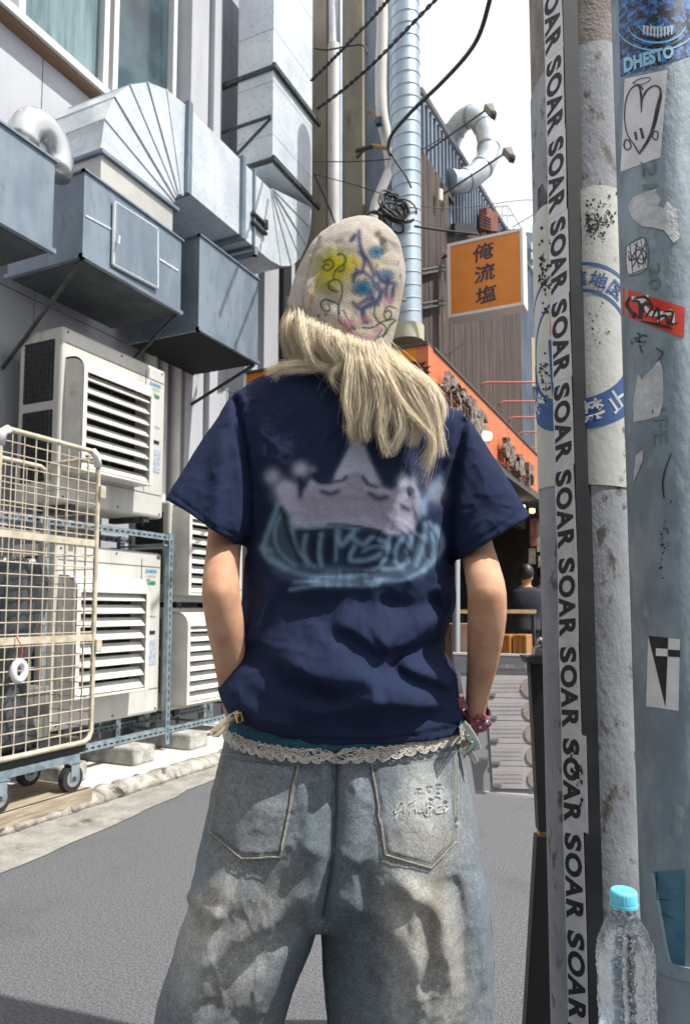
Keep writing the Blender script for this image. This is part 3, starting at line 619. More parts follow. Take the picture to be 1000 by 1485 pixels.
# hanging orange sign
YS = 7.0; sg = thing('hanging_sign', 'orange square projecting shop sign with three dark brush characters', 'sign', onY(705, 400, YS))
A = onY(650, 455, YS); B = onY(757, 352, YS); x0, x1, z0, z1 = A[0], B[0], onY(700, 452, YS)[2], onY(700, 344, YS)[2]
MB().box(x0+.001, x1-.001, YS+.002, YS+.17, z0+.001, z1-.001).build('cabinet', mat('sign_box', lin((196, 190, 184)), rough=.5), sg)
MB().box(x0+.025, x1-.025, YS-.004, YS+.001, z0+.025, z1-.025).build('face', orange_s, sg)
wf = mat('sign_frame', lin((220, 214, 206)), rough=.45)
for b_ in ((x0-.006, x0+.025, z0, z1), (x1-.025, x1+.006, z0, z1)): MB().box(b_[0], b_[1], YS-.012, YS+.18, b_[2]-.006, b_[3]+.006).build('frame', wf, sg, bevel=.003)
for b_ in ((z0-.006, z0+.025), (z1-.025, z1+.006)): MB().box(x0+.0255, x1-.0255, YS-.011, YS+.179, b_[0], b_[1]).build('frame', wf, sg, bevel=.003)
for k, ch in enumerate('俺流塩'):
    vv, ff = text2d(ch, .19, .004); vv = vv.copy(); c_ = (vv.max(0)+vv.min(0))/2; vv -= c_
    vv = vv+np.stack([.05*vv[:, 1], .12*vv[:, 0]], 1); P = np.zeros((len(vv), 3)); P[:, 0] = (x0+x1)/2+vv[:, 0]*1.15+.01*(k-1); P[:, 2] = (z0+z1)/2+.235-.225*k+vv[:, 1]; P[:, 1] = YS-.006
    MB().add(P, ff).build('lettering', mat('brush_ink', lin((66, 52, 62)), rough=.6), sg)
MB().tube([(x0+.1, YS+.09, z1), (-2.3, YS+.3, z1+.03)], .012, 6).tube([(x0+.4, YS+.09, z1), (-2.3, YS+.3, z1+.03)], .012, 6).build('bracket', steel_d, sg)
# ================================================================== restaurant with orange fascia
XR = -1.85
rs = thing('restaurant', 'restaurant with orange sign fascia, dark awning and open dark front', 'restaurant', (XR-1, 8, 0))
p = lambda a, b, X=XR: onX(a, b, X)
f0 = onX(620.6, 500, XR); Yf = f0[1]; zt_, zl = f0[2], onX(695, 649, XR)[2]
Ye = 12.5
ztop = lambda y_: np.interp(y_, [Yf, Ye], [zt_, zt_-.06])
MB().prism([(XR, Yf, zl), (XR, Ye, zl-.02), (XR, Ye, zt_-.02), (XR, Yf, zt_)], (-.10, 0, 0)).build('fascia', orange_a, rs)
MB().box(-3.6, XR-.101, Yf, Yf+.08, zl, zt_).build('end_fascia', orange_b, rs)
MB().box(-3.6, XR-.0, Yf-.02, Yf+.12, zt_+.001, zt_+.025).prism([(XR-.1, Yf+.12, zt_+.001), (XR+.015, Yf+.12, zt_+.001), (XR+.015, Yf+.12, zt_+.025), (XR-.1, Yf+.12, zt_+.025)], (0, Ye-Yf, -.02)).build('coping', mat('dark_coping', lin((76, 70, 66)), rough=.7), rs)
# torn ragged decal on the amber end
c_ = onY(596, 540, Yf-.004); q = []
for k in range(26):
    a = k/26*2*math.pi; r_ = .10+.035*(k % 2)+.02*math.sin(k*2.3); q.append(c_+np.array([r_*math.cos(a)*1.2, 0, r_*math.sin(a)*.75]))
MB().prism(q, (0, -.004, 0)).build('ragged_patch', ink, rs)
MB().prism([c_+(a_-c_)*.72-np.array([0, .005, 0]) for a_ in q], (0, -.003, 0)).build('ragged_patch_centre', mat('burnt_orange', lin((190, 84, 40)), lin((120, 50, 30)), scale=14, rough=.7), rs)
# rusty raised letters (3D characters) on the fascia, two words
rust = mat('rusty_letters', lin((150, 138, 128)), lin((84, 66, 56)), scale=26, rough=.8, bump=.5, bscale=80, dirt=lin((46, 36, 32)), dscale=22, dlo=.52, dhi=.62)
def side_letters(txt, pxs, size):
    for ch, (x_, y_) in zip(txt, pxs):
        vv, ff = text2d(ch, size, .012); vv = vv-(vv.max(0)+vv.min(0))/2; c_ = onX(x_, y_, XR+.06); n = len(vv)
        P = np.zeros((2*n, 3)); P[:n, 0] = XR+.05; P[n:, 0] = XR+.10; P[:, 1] = c_[1]+np.r_[vv[:, 0], vv[:, 0]]*1.25; P[:, 2] = c_[2]+np.r_[vv[:, 1], vv[:, 1]]
        from collections import Counter
        ec = Counter(); 
        for fc in ff:
            for i in range(len(fc)): ec[tuple(sorted((fc[i], fc[(i+1) % len(fc)])))] += 1
        fs = [tuple(i+n for i in fc) for fc in ff]+[fc[::-1] for fc in ff]+[(a, b, b+n, a+n) for (a, b), c in ec.items() if c == 1]
        MB().add(P, fs).build('raised_letter', rust, rs)
side_letters('俺流塩ら', [(652, 574), (667, 590), (684, 606), (698, 622)], .36)
side_letters('めん専門', [(733, 652), (742, 665), (752, 678), (766, 690)], .30)
lt = MB().tube([onX(702, 632, XR+.1), onX(702, 632, XR+.1)+np.array([.05, -.06, -.02])], .045, 12).build('spotlight', mat('spot_lens', lin((255, 244, 214)), rough=.3, emit=3), rs)
# awning and ceiling
zA = onX(786, 737, XR)[2]
aw = mat('dark_awning', lin((62, 58, 54)), lin((44, 42, 40)), scale=3, rough=.8)
MB().prism([(XR+.02, Yf+.1, zl-.004), (XR+.02, Ye, zl-.024), (XR+.10, Ye, zA), (XR+.10, Yf+.1, zA)], (-.3, 0, 0)).build('awning', aw, rs)
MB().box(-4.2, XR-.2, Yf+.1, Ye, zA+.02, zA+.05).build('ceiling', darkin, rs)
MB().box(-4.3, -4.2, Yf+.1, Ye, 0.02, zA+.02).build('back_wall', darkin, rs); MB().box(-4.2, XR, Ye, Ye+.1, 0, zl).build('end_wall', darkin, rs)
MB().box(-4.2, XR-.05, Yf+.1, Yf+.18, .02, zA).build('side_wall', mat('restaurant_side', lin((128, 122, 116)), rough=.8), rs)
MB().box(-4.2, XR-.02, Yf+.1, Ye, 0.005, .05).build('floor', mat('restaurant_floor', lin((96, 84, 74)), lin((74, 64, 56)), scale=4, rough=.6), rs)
MB().tube([W(661, 1010, 6.6), W(661, 700, 6.6)], .035, 12).build('post', mat('silver_post', lin((184, 188, 192)), rough=.35, metal=.6), rs, smooth='auto')
for (x_, y_, c) in ((757, 733, (255, 250, 235)), (771, 738, (250, 226, 90)), (700, 726, (255, 240, 200))):
    b_ = W(x_, y_, 9.5); MB().tube([b_, b_+[0, 0, -.05]], .032, 10).build('ceiling_bulb', mat('bulb_%d' % x_, lin(c), emit=6), rs)
for (x0_, y0_, x1_, y1_, m_) in ((768, 752, 781, 792, lin((150, 84, 60))), (778, 758, 792, 800, lin((168, 160, 150))), (766, 795, 776, 818, lin((120, 112, 102))), (780, 806, 793, 830, lin((160, 150, 140)))):
    a = W(x0_, y0_, 10.6); b_ = W(x1_, y1_, 10.6); MB().prism([a, W(x1_, y0_, 10.6), b_, W(x0_, y1_, 10.6)], FH*.01).build('menu_poster', mat('poster_%d' % x0_, tuple(m_), tuple(np.array(m_)*.5), scale=9, rough=.7), rs)
tg = mat('brown_shelf_wood', lin((120, 84, 62)), rough=.7)
MB().prism([W(655, 905, 6.9), W(712, 905, 6.9), W(712, 1000, 6.9), W(655, 1000, 6.9)], FH*.5).build('low_partition', mat('pinkish_partition', lin((150, 118, 104)), lin((126, 96, 84)), scale=4, rough=.8), rs)
ct = thing('counter_table', 'long light wooden counter inside the dark restaurant front', 'counter', W(730, 985, 9.2)*[1, 1, 0])
MB().prism([W(662, 884, 8.6), W(777, 884, 8.6), W(777, 884, 9.0), W(662, 884, 9.0)], [0, 0, -.045]).build('counter_top', counter, ct)
for x_ in (668, 772):
    a = W(x_, 890, 8.8); MB().box(a[0]-.02, a[0]+.02, a[1]-.02, a[1]+.02, .05, a[2]-.02).build('leg', steel_d, ct)
for k, (x_, w_) in enumerate(((680, 14), (709, 16), (733, 20), (757, 20))):
    a = W(x_, 920, 8.25); h_ = a[2]; w2 = w_*8.25/FPX/2*.95
    t = thing('wooden_stool', ['boxy amber wood stool furthest left under the counter', 'boxy amber wood stool half hidden by the bare right forearm', 'boxy amber wood stool just right of the bare right forearm', 'boxy amber wood stool under the seated man in navy'][k], 'stool', (a[0], a[1], .05), 'wooden box stools at the counter')
    for b_ in ((-w2, -w2+.03), (w2-.03, w2)): MB().box(a[0]+b_[0], a[0]+b_[1], a[1]-.16, a[1]+.16, .052, h_-.035).build('side_board', stoolw, t)
    MB().box(a[0]-w2, a[0]+w2, a[1]-.16, a[1]+.16, h_-.034, h_).build('seat', stoolw, t, bevel=.006); MB().box(a[0]-w2+.031, a[0]+w2-.031, a[1]-.155, a[1]-.135, .052, h_-.036).build('front_board', stoolw, t)
# pink rails on the roof edge
rl = []
for k, (yy, xs) in enumerate(((554.5, 697), (582, 723), (605, 737), (626.5, 750), (649.5, 763))):
    d_ = 8.2+k*.75; a = W(xs, yy+7, d_); pts = [a, W(xs+2, yy+2, d_), W(xs+8, yy, d_), W(808, yy, d_), W(812, yy+4, d_), W(812, yy+30, d_)]
    o = MB().tube(pts, .011, 8).build('pink_rail', pink_m, smooth=True)
    tag(o, ['topmost pink bent rail above the orange fascia', 'second pink bent rail from the top above the orange fascia', 'middle pink bent rail above the orange fascia', 'fourth pink bent rail from the top above the orange fascia', 'lowest pink bent rail above the orange fascia'][k], 'rail', 'pink bent rails above the orange fascia')
# buildings beyond
bb = thing('beige_building', 'beige rendered building further along the alley behind the pink rails', 'building', W(780, 700, 13)*[1, 1, 0])
MB().prism([W(732, 452, 13), W(738, 452, 13), W(840, 580, 13), W(1000, 640, 13), W(1000, 885, 13), W(732, 885, 13)], FH*3).build('wall', beige, bb)
MB().prism([W(766, 488, 12.9), W(812, 500, 12.9), W(812, 560, 12.9), W(766, 560, 12.9)], FH*.09).build('shutter', mat('pale_shutter', lin((214, 196, 160)), rough=.8), bb)
gb = thing('blue_grey_tower', 'blue grey building with white window strips, right of the hanging orange sign', 'building', W(780, 700, 15)*[1, 1, 0])
MB().prism([W(763, 336, 15), W(830, 350, 15), W(1060, 380, 15), W(1060, 885, 15), W(763, 885, 15)], FH*3).build('wall', mat('tower_wall', lin((120, 134, 148)), lin((104, 118, 132)), scale=1, rough=.8), gb)
for (x_, y_) in ((771, 358), (771, 372), (771, 392), (770, 412)): MB().prism([W(x_-2, y_-5, 14.98), W(x_+4, y_-5, 14.98), W(x_+4, y_+5, 14.98), W(x_-2, y_+5, 14.98)], -FH*.05).build('window', mat('pale_window', lin((210, 216, 220)), rough=.4), gb)
lt = thing('roof_frame', 'faint pale rooftop scaffold frame against the white sky', 'roof frame', W(735, 330, 20))
pale = mat('pale_frame', lin((206, 208, 212)), rough=.8)
for a, b in (((714, 300), (736, 298)), ((736, 298), (760, 338)), ((728, 330), (728, 300)), ((716, 300), (730, 322)), ((736, 298), (736, 330)), ((745, 312), (724, 312))):
    MB().tube([W(*a, 20), W(*b, 20)], .03, 5).build('bar', pale, lt)
# ================================================================== overhead cables
def cable(pts, d, r, label, tw=False, n=40):
    c_ = catm(pts, n); dd = np.broadcast_to(np.asarray(d, float), (len(pts),)); dv = catm(np.stack([dd, dd], 1), n)[:, 0]
    P = np.array([W(*q_, e_) for q_, e_ in zip(c_, dv)]); m_ = MB()
    if tw:
        n2 = 160; P = resample(P, n2); t = np.gradient(P, axis=0); t /= np.linalg.norm(t, axis=1)[:, None]; u = np.cross(t, UZ); u /= np.linalg.norm(u, axis=1)[:, None]; v_ = np.cross(t, u); a = np.linspace(0, 70, n2)[:, None]
        for ph in (0, math.pi): m_.tube(P+r*.8*(np.cos(a+ph)*u+np.sin(a+ph)*v_), r*.75, 6)
    else: m_.tube(P, r, 7)
    return tag(m_.build('overhead_cable', cable_m, smooth=True), label, 'cable', 'black overhead cables')
cable([(451, 117), (480, 88), (505, 62), (545, 20), (570, -10)], [5.9, 5.7, 5.5, 5, 4.8], .010, 'upper twisted black cable running up to the right from the duct riser', True)
cable([(459, 158), (500, 128), (545, 88), (590, 42), (640, -10)], [5.9, 5.7, 5.5, 5, 4.6], .010, 'lower twisted black cable running up to the right from the duct riser', True)
cable([(566, 225), (563, 212), (570, 192), (600, 158), (640, 120), (678, 78), (697, 44), (712, -10)], [6, 6, 5.9, 5.6, 5.2, 4.8, 4.5, 4.2], .016, 'thickest black cable sweeping up to the right across the white sky')
cable([(455, 70), (476, 72), (510, 66), (526, 66), (533, 78)], 6.8, .009, 'short thin black cable hooked over the drain pipe top')
cable([(453, 252), (520, 270), (600, 296), (660, 302), (760, 290), (790, 296)], [6.5, 6.4, 6.3, 6.5, 7, 8], .004, 'thin wire sagging across towards the sign')
cable([(453, 234), (520, 234), (590, 226), (640, 200)], 6.4, .005, 'thin straight wire across the taupe pilasters')
cable([(455, 252), (473, 292), (486, 325), (490, 345)], 6.7, .010, 'black cable dropping behind the knit hat beside the pilaster')
cable([(600, 328), (640, 334), (692, 340)], 6.0, .010, 'pale bar like wire running to the top of the orange sign')
cable([(742, 330), (765, 316), (800, 295)], 9, .006, 'thin wire right above the orange sign')
cable([(567, 222), (574, 235), (588, 255), (596, 272)], 6.0, .009, 'short cable hanging from the pole bracket')
tgk = thing('cable_tangle', 'tangled bundle of coiled black cables on the bent pole above the knit hat', 'cable bundle', W(575, 320, 6.2))
for k in range(11):
    c_ = np.array((575+rng.normal()*7, 305+rng.normal()*7)); ra, rb = rng.uniform(12, 24), rng.uniform(9, 26); th = rng.uniform(-1.1, -.5)
    P = []
    for t in np.linspace(0, 2*math.pi, 26):
        x_, y_ = ra*math.cos(t)*.6, rb*math.sin(t); P.append(W(c_[0]+x_*math.cos(th)-y_*math.sin(th), c_[1]+x_*math.sin(th)+y_*math.cos(th), 6.15+.06*math.sin(t+k)))
    MB().tube(P, rng.uniform(.006, .012), 6, False).build('cable_loop', cable_m, tgk, smooth=True)
for pts in ([(510, 335), (530, 312), (548, 308), (562, 330)], [(540, 308), (570, 316), (590, 322), (600, 318)], [(512, 330), (505, 350), (500, 372)]):
    MB().tube([W(*q_, 6.15) for q_ in catm(pts, 16)], .012, 6).build('loose_cable', cable_m, tgk, smooth=True)
bk = thing('pole_bracket', 'brass coloured bracket with black clamps on the bent pole', 'bracket', W(560, 216, 6.4))
MB().tube([W(538, 211, 6.4), W(561, 215, 6.4)], .018, 6).build('arm', mat('brass', (0, 0, 0)), bk); MB().tube([W(515, 219, 6.4), W(540, 212, 6.4)], .02, 6).tube([W(517, 229, 6.4), W(530, 215, 6.4)], .014, 6).build('clamp', cable_m, bk)
MB().tube([W(549, 172, 6.5), W(549, 181, 6.5)], .035, 10).build('insulator', mat('blue_insulator', lin((40, 70, 84)), rough=.3), bk)
MB().tube(catm([W(530, 160, 6.5), W(540, 164, 6.5), W(544, 176, 6.5)], 8), .016, 6).build('rusty_hook', mat('rust_hook', lin((150, 110, 80)), rough=.8), bk)
# ================================================================== utility poles at the right
pole_c = mat('pole_concrete', lin((150, 142, 136)), lin((124, 114, 106)), scale=22, rough=.95, bump=.3, bscale=140)
pole_p = mat('pole_grey_coating', lin((160, 163, 168)), lin((140, 143, 149)), scale=9, rough=.75, bump=.16, bscale=90, dirt=lin((94, 88, 82)), dscale=26, dlo=.56, dhi=.66, stretch=(1, 1, .6))
sheet_m = mat('sign_sheet_white', lin((206, 206, 200)), lin((188, 188, 180)), scale=8, rough=.6, bump=.1, bscale=60, dirt=lin((96, 84, 70)), dscale=24, dlo=.62, dhi=.72, stretch=(1, 1, .7))
blue_m = mat('sign_blue', lin((46, 84, 142)), lin((56, 92, 148)), scale=20, rough=.6, dirt=lin((150, 160, 172)), dscale=40, dlo=.68, dhi=.76)
gpole = mat('galvanised_pole', lin((146, 160, 168)), lin((116, 130, 138)), scale=12, rough=.6, metal=.25, bump=.16, bscale=70, stretch=(1, 1, .5), dirt=lin((156, 168, 174)), dscale=26, dlo=.56, dhi=.72)
paper = mat('sticker_paper', lin((222, 222, 222)), lin((206, 206, 208)), scale=26, rough=.6, bump=.08, bscale=60, dirt=lin((150, 146, 140)), dscale=30, dlo=.66, dhi=.8)
inkb = mat('black_print', lin((26, 26, 30)), lin((44, 44, 48)), scale=60, rough=.6)
marker = mat('marker_ink', lin((40, 40, 44)), lin((84, 84, 88)), scale=50, rough=.6)
coverm = mat('dark_cable_cover', lin((36, 40, 44)), lin((22, 24, 28)), scale=12, rough=.6, dirt=lin((74, 70, 64)), dscale=24, dlo=.62, dhi=.75)
C1 = W(859, 885, 1.42); C1[2] = 0; R1 = .0950
tc_ = (CAM-C1)*[1, 1, 0]; T1 = tc_/np.linalg.norm(tc_); S1 = np.array([-T1[1], T1[0], 0])
if S1@R < 0: S1 = -S1
def cylp(phi, z, off=0, C=C1, T=T1, S_=S1, r=R1):
    return np.array([C[0], C[1], 0])+(r+off)*(math.cos(phi)*T+math.sin(phi)*S_)+np.array([0, 0, z])
def zat(y, d=1.345, x=840): return W(x, y, d)[2]
p1 = thing('utility_pole', 'thick grey concrete utility pole with blue and white ring sign and letter strip', 'utility pole', (C1[0], C1[1], 0))
MB().tube([(C1[0], C1[1], 0), (C1[0], C1[1], 6.5)], R1, 64).build('shaft', pole_c, p1, smooth='auto')
def wrapsheet(z0f, z1f, a0, a1, off, nm, m_, n=48, par_=None, th=.0015, ruf=0):
    rings = []
    for off_ in (off, off+th):
        for sgn in ((0, 1) if off_ == off else (1, 0)):
            rings.append(np.array([cylp(t, (z0f(t) if sgn == 0 else z1f(t)), off_) for t in np.linspace(a0, a1, n)]))
    R_ = rings+[rings[0]]
    return MB().rings(R_, cap=False, closed=False).build(nm, m_, par_ or p1, smooth='auto')
wrapsheet(lambda t: .0, lambda t: zat(82)+.022*math.sin(t*1.3+.6)-.004, -3.1, 3.1, .0004, 'painted_coating', pole_p, 90)
zc = zat(505)
sh = wrapsheet(lambda t: zat(706)-.008*math.sin(t-.2), lambda t: zat(283)+.004*math.sin(5*t)+.006*t, -2.2, 2.3, .0022, 'sign_sheet', sheet_m, 70)
u0 = -.018
def ringband(r0, r1, a0, a1, off, nm, m_, par_):
    r0 *= 1.06; r1 *= 1.06
    n = max(8, int((a1-a0)*24)); rows = []
    for rr in np.linspace(r0, r1, max(2, int((r1-r0)/.008))):
        rows.append(np.array([cylp((u0+rr*math.sin(a))/R1, zc+rr*math.cos(a), off) for a in np.linspace(a0, a1, n)]))
    return MB().rings(rows, cap=False, closed=False).build(nm, m_, par_)
ringband(.147, .153, -1.62, 1.62, .0042, 'ring_line', blue_m, sh); ringband(.098, .104, -1.62, 1.62, .0042, 'ring_line', blue_m, sh)
ringband(.098, .153, 1.6, 2*math.pi-1.6, .0043, 'ring_band', blue_m, sh)
def ringtext(ch, ang, rad, size, m_, flip=False):
    rad *= 1.06; size *= 1.0; vv, ff = text2d(ch, size, size*.022); vv = vv-(vv.max(0)+vv.min(0))/2
    a = ang; out = []
    for x_, y_ in vv:
        if not flip: ex, ez = math.cos(a), -math.sin(a); nx, nz = math.sin(a), math.cos(a)
        else: ex, ez = -math.cos(a), math.sin(a); nx, nz = -math.sin(a), -math.cos(a)
        U = rad*math.sin(a)+x_*ex+y_*nx; V = rad*math.cos(a)+x_*ez+y_*nz
        out.append(cylp((u0+U)/R1, zc+V, .0050))
    MB().add(out, ff).build('lettering', m_, sh)
for ch, an in zip('進地区', (3, 19.5, 36)): ringtext(ch, math.radians(an), .124, .034, blue_m)
for ch, an in zip('世止禁路上', (124, 146, 168, 224, 244)): ringtext(ch, math.radians(an), .122, .043, paper, True)
def patch_on(quad, C, r, off, nm, m_, par_, nu=10, nv=10, poly=None):
    q = np.array(quad, float); rows = []
    for v_ in np.linspace(0, 1, nv):
        rows.append(np.array([oncyl(*((q[0]*(1-u)+q[1]*u)*(1-v_)+(q[3]*(1-u)+q[2]*u)*v_), C, r+off) for u in np.linspace(0, 1, nu)]))
    return MB().rings(rows, cap=False, closed=False).build(nm, m_, par_, smooth=True)
def oncyl(px, py, C, r):
    v = ray(px, py); a = v[0]**2+v[1]**2; b = -2*(v[0]*C[0]+v[1]*C[1]); c = C[0]**2+C[1]**2-r*r; D = max(b*b-4*a*c, 0)
    return CAM+v*((-b-math.sqrt(D))/(2*a))
def ribbon(pts, wd, C, r, off, nm, m_, par_, n=None, ends=.5):
    P = catm(pts, n or max(6, len(pts)*5)); t = np.gradient(P, axis=0); t /= np.linalg.norm(t, axis=1)[:, None]+1e-9; nn = np.stack([-t[:, 1], t[:, 0]], 1)
    wv = np.broadcast_to(np.asarray(wd, float), (len(P),)) if np.ndim(wd) == 0 else np.interp(np.linspace(0, 1, len(P)), np.linspace(0, 1, len(wd)), wd)
    a = [oncyl(*q_, C, r+off) for q_ in P+nn*wv[:, None]/2]; b = [oncyl(*q_, C, r+off) for q_ in P-nn*wv[:, None]/2]
    mb_ = MB().rings([np.array(a), np.array(b)], cap=False, closed=False)
    return mb_.build(nm, m_, par_)
def fan(pts, C, r, off, nm, m_, par_, sub=3):
    P = np.array(pts, float); c_ = P.mean(0); rows = []
    Q = np.array([P[i]*(1-k/sub)+P[(i+1) % len(P)]*(k/sub) for i in range(len(P)) for k in range(sub)])
    for s_ in (1, .75, .5, .25, .02): rows.append(np.array([oncyl(*(c_+(q_-c_)*s_), C, r+off) for q_ in Q]))
    return MB().rings(rows, cap=False, closed=True).build(nm, m_, par_)
red_m = mat('sign_red', lin((206, 60, 44)), rough=.6)
fan([(797, 452), (801, 449), (803, 470), (801, 488), (797, 486)], C1, R1, .0046, 'red_slash', red_m, sh)
fan([(794, 494), (803, 491), (803, 560), (800, 575), (797, 540)], C1, R1, .0046, 'blue_block', blue_m, sh)
fan([(779, 275), (785, 266), (791, 280), (793, 305), (788, 330), (782, 342), (779, 330)], C1, R1, .003, 'oval_sticker', marker, p1)
# black tape marks, grime
for q_ in ([(873, 829), (905, 828), (906, 835), (873, 837)], [(859, 829), (867, 828), (868, 843), (859, 844)], [(908, 823), (917, 822), (916, 841), (909, 838)]):
    patch_on(q_, C1, R1, .0016, 'tape_mark', marker, p1, 5, 3)
grime = mat('grime', lin((40, 34, 30)), lin((70, 62, 56)), scale=60, rough=.9)
r2 = np.random.default_rng(3)
def specks(cx_, cy_, sx, sy, n, C, r, off, par_, smin=.6, smax=2.6):
    q = MB()
    for _ in range(n):
        x_, y_ = cx_+r2.normal()*sx, cy_+r2.normal()*sy; s_ = r2.uniform(smin, smax); k = r2.integers(5, 8); a0 = r2.uniform(0, 6)
        pts = [oncyl(x_+s_*r2.uniform(.5, 1.2)*math.cos(a0+j*2*math.pi/k), y_+s_*r2.uniform(.5, 1.4)*math.sin(a0+j*2*math.pi/k), C, r+off) for j in range(k)]
        q.add(pts, [tuple(range(k))])
    q.build('grime_speck', grime, par_, kind='stuff')
specks(868, 310, 13, 12, 70, C1, R1, .0048, p1); specks(860, 325, 7, 9, 40, C1, R1, .0048, p1, 1, 3.4); specks(862, 480, 9, 20, 24, C1, R1, .0048, p1, .5, 1.8)
specks(789, 400, 4, 25, 60, C1, R1, .0048, p1, .8, 3); specks(790, 545, 4, 20, 40, C1, R1, .0048, p1, .6, 2.4); specks(875, 1000, 16, 90, 190, C1, R1, .0016, p1, .5, 1.8); specks(880, 1180, 18, 90, 330, C1, R1, .0016, p1, .5, 2.4); specks(872, 880, 14, 40, 40, C1, R1, .0016, p1, .5, 1.6)
# raised cable cover with the letter stickers
def cp(phi, off): return cylp(phi, 0, off)
A_, B_, D_ = cp(-.68, .003), cp(-.22, .015), cp(.03, .002)
zT, zB = 3.2, 0
MB().prism([cp(-.68, -.01), A_, B_, D_, cp(.03, -.01)], (0, 0, zT)).build('cable_cover', coverm, p1)
nf = np.cross(B_-A_, UZ); nf /= np.linalg.norm(nf); nf = nf if nf@T1 > 0 else -nf; ex = (B_-A_); wl = np.linalg.norm(ex); ex = ex/wl
jy = [-185, -50, 72, 190, 306, 425, 547, 673, 801, 931, 1065, 1204, 1347, 1495]
for k in range(len(jy)-1):
    zt1, zb1 = zat(jy[k], 1.335, 812), zat(jy[k+1], 1.335, 812)-.0008; skew = (r2.uniform(-.0012, .0012)); x0_ = .0005+r2.uniform(0, .0008); x1_ = wl-.0008+(.010 if k in (10,) else .0)-r2.uniform(0, .0012)
    o_ = nf*(.0012+.0004*(k % 2))
    st_ = MB().prism([A_+ex*(x0_+skew)+o_+UZ*zt1, A_+ex*(x1_+skew)+o_+UZ*zt1, A_+ex*(x1_-skew)+o_+UZ*zb1, A_+ex*(x0_-skew)+o_+UZ*zb1], nf*.0003).build('letter_sticker', paper, p1)
    for j, ch in enumerate('SOAR'):
        vv, ff = text2d(ch, 1.0, .045); vv = vv-(vv.max(0)+vv.min(0))/2; ext = vv.max(0)-vv.min(0); span = (zt1-zb1)
        cz = zt1-span*(.145+.232*j); hx = (wl)*.80; wz = span*(.175, .25, .225, .20)[j]
        P = np.array([A_+ex*(wl*.47+y_/ext[1]*hx+skew*(1-2*j/3))+o_+nf*.0007+UZ*(cz-x_/ext[0]*wz+ y_/ext[1]*wz*.10) for x_, y_ in vv])
        MB().add(P, ff).build('lettering', inkb, st_)
# torn worn bit on one sticker
q = MB()
for _ in range(26):
    zz = zat(1120+r2.normal()*22, 1.335, 812); x_ = wl*r2.uniform(.45, 1.0); s_ = r2.uniform(.001, .004); k = 6
    q.add([A_+ex*(x_+s_*r2.uniform(.5, 1.2)*math.cos(j))+nf*.0028+UZ*(zz+1.6*s_*r2.uniform(.5, 1.2)*math.sin(j)) for j in np.linspace(0, 5.3, k)], [tuple(range(k))])
q.build('worn_speck', grime, p1, kind='stuff')
# second, galvanised pole in front
C2 = W(979, 885, 1.20); C2[2] = 0; R2 = .0697
p2 = thing('steel_pole', 'galvanised blue grey steel pole covered in worn stickers at the right edge', 'pole', (C2[0], C2[1], 0))
MB().tube([(C2[0], C2[1], 0), (C2[0], C2[1], 6.0)], R2, 56).build('shaft', gpole, p2, smooth='auto')
def P2(quad, off, nm, m_, **k): return patch_on(quad, C2, R2, off, nm, m_, p2, **k)
# top graphic sticker
gm = mat('blue_graphic', lin((30, 60, 130)), lin((70, 140, 200)), scale=60, rough=.35, dirt=lin((14, 14, 24)), dscale=90, dlo=.47, dhi=.54)
g_ = P2([(896, 0), (1010, -12), (1010, 78), (899, 112)], .0008, 'graphic_sticker', gm)
for k in range(7):
    a0 = 12+k*9; ribbon([(951+a0*math.cos(t)*.9, 32+a0*math.sin(t)*.62) for t in np.linspace(.2, 2.9, 8)], [1, 3, 1], C2, R2, .0014, 'swirl_line', mat('swirl_dark', lin((16, 16, 30)), rough=.4) if k % 2 else mat('swirl_pale', lin((120, 190, 220)), rough=.4), g_)
for k in range(9): fan([(931+k*5, 40+abs(k-4)*-.8), (935+k*5, 40+abs(k-4)*-.8), (934+k*5, 55-abs(k-4)*1.2), (932+k*5, 55-abs(k-4)*1.2)], C2, R2, .0017, 'tooth', mat('pale_tooth', lin((190, 200, 214)), rough=.5), g_, 1)
def txt_on(s, quad, C, r, off, m_, par_, wt=.02, rot=0):
    vv, ff = text2d(s, 1.0, wt); 
    for _ in range(rot): vv = np.stack([vv[:, 1], -vv[:, 0]], 1)
    vv = (vv-vv.min(0))/(vv.max(0)-vv.min(0)); q = np.array(quad, float); P = []
    for u, v_ in vv:
        v_ = 1-v_; P.append(oncyl(*((q[0]*(1-u)+q[1]*u)*(1-v_)+(q[3]*(1-u)+q[2]*u)*v_), C, r+off))
    return MB().add(P, ff).build('lettering', m_, par_)
txt_on('DHESTO', [(903, 84), (975, 64), (977, 82), (904, 106)], C2, R2, .0018, mat('pale_blue_print', lin((150, 200, 226)), rough=.4), g_, .05)
# heart sticker
hs = P2([(905, 114), (967, 101), (957, 228), (899, 249)], .0008, 'heart_sticker', paper, nu=8, nv=10)
Z = lambda L_: [(740+x_/3.7125, 30+y_/3.7125) for x_, y_ in L_]
def rib(L_, wd, par_, m_=None, off=.0013, C=None, r=None): return ribbon(Z(L_), wd, C2, R2, off, 'drawn_line', m_ or marker, par_)
rib([(655, 335), (690, 315), (745, 306), (742, 325), (700, 343), (655, 338)], 1.2, hs)
rib([(712, 372), (692, 350), (650, 362), (618, 430), (611, 530), (626, 610), (660, 665), (690, 716)], [2, 2, 1.6, 1.6, 2.4], hs)
rib([(700, 495), (708, 420), (735, 372), (772, 350), (800, 362), (806, 400), (790, 470), (770, 560), (740, 640), (690, 716)], [1, 3, 2, 3, 6.5, 5, 3], hs)
rib([(690, 350), (700, 400), (702, 492)], [2, 3.6, 1.2], hs); rib([(668, 598), (676, 642)], 3.6, hs); rib([(698, 578), (712, 634)], 4, hs)
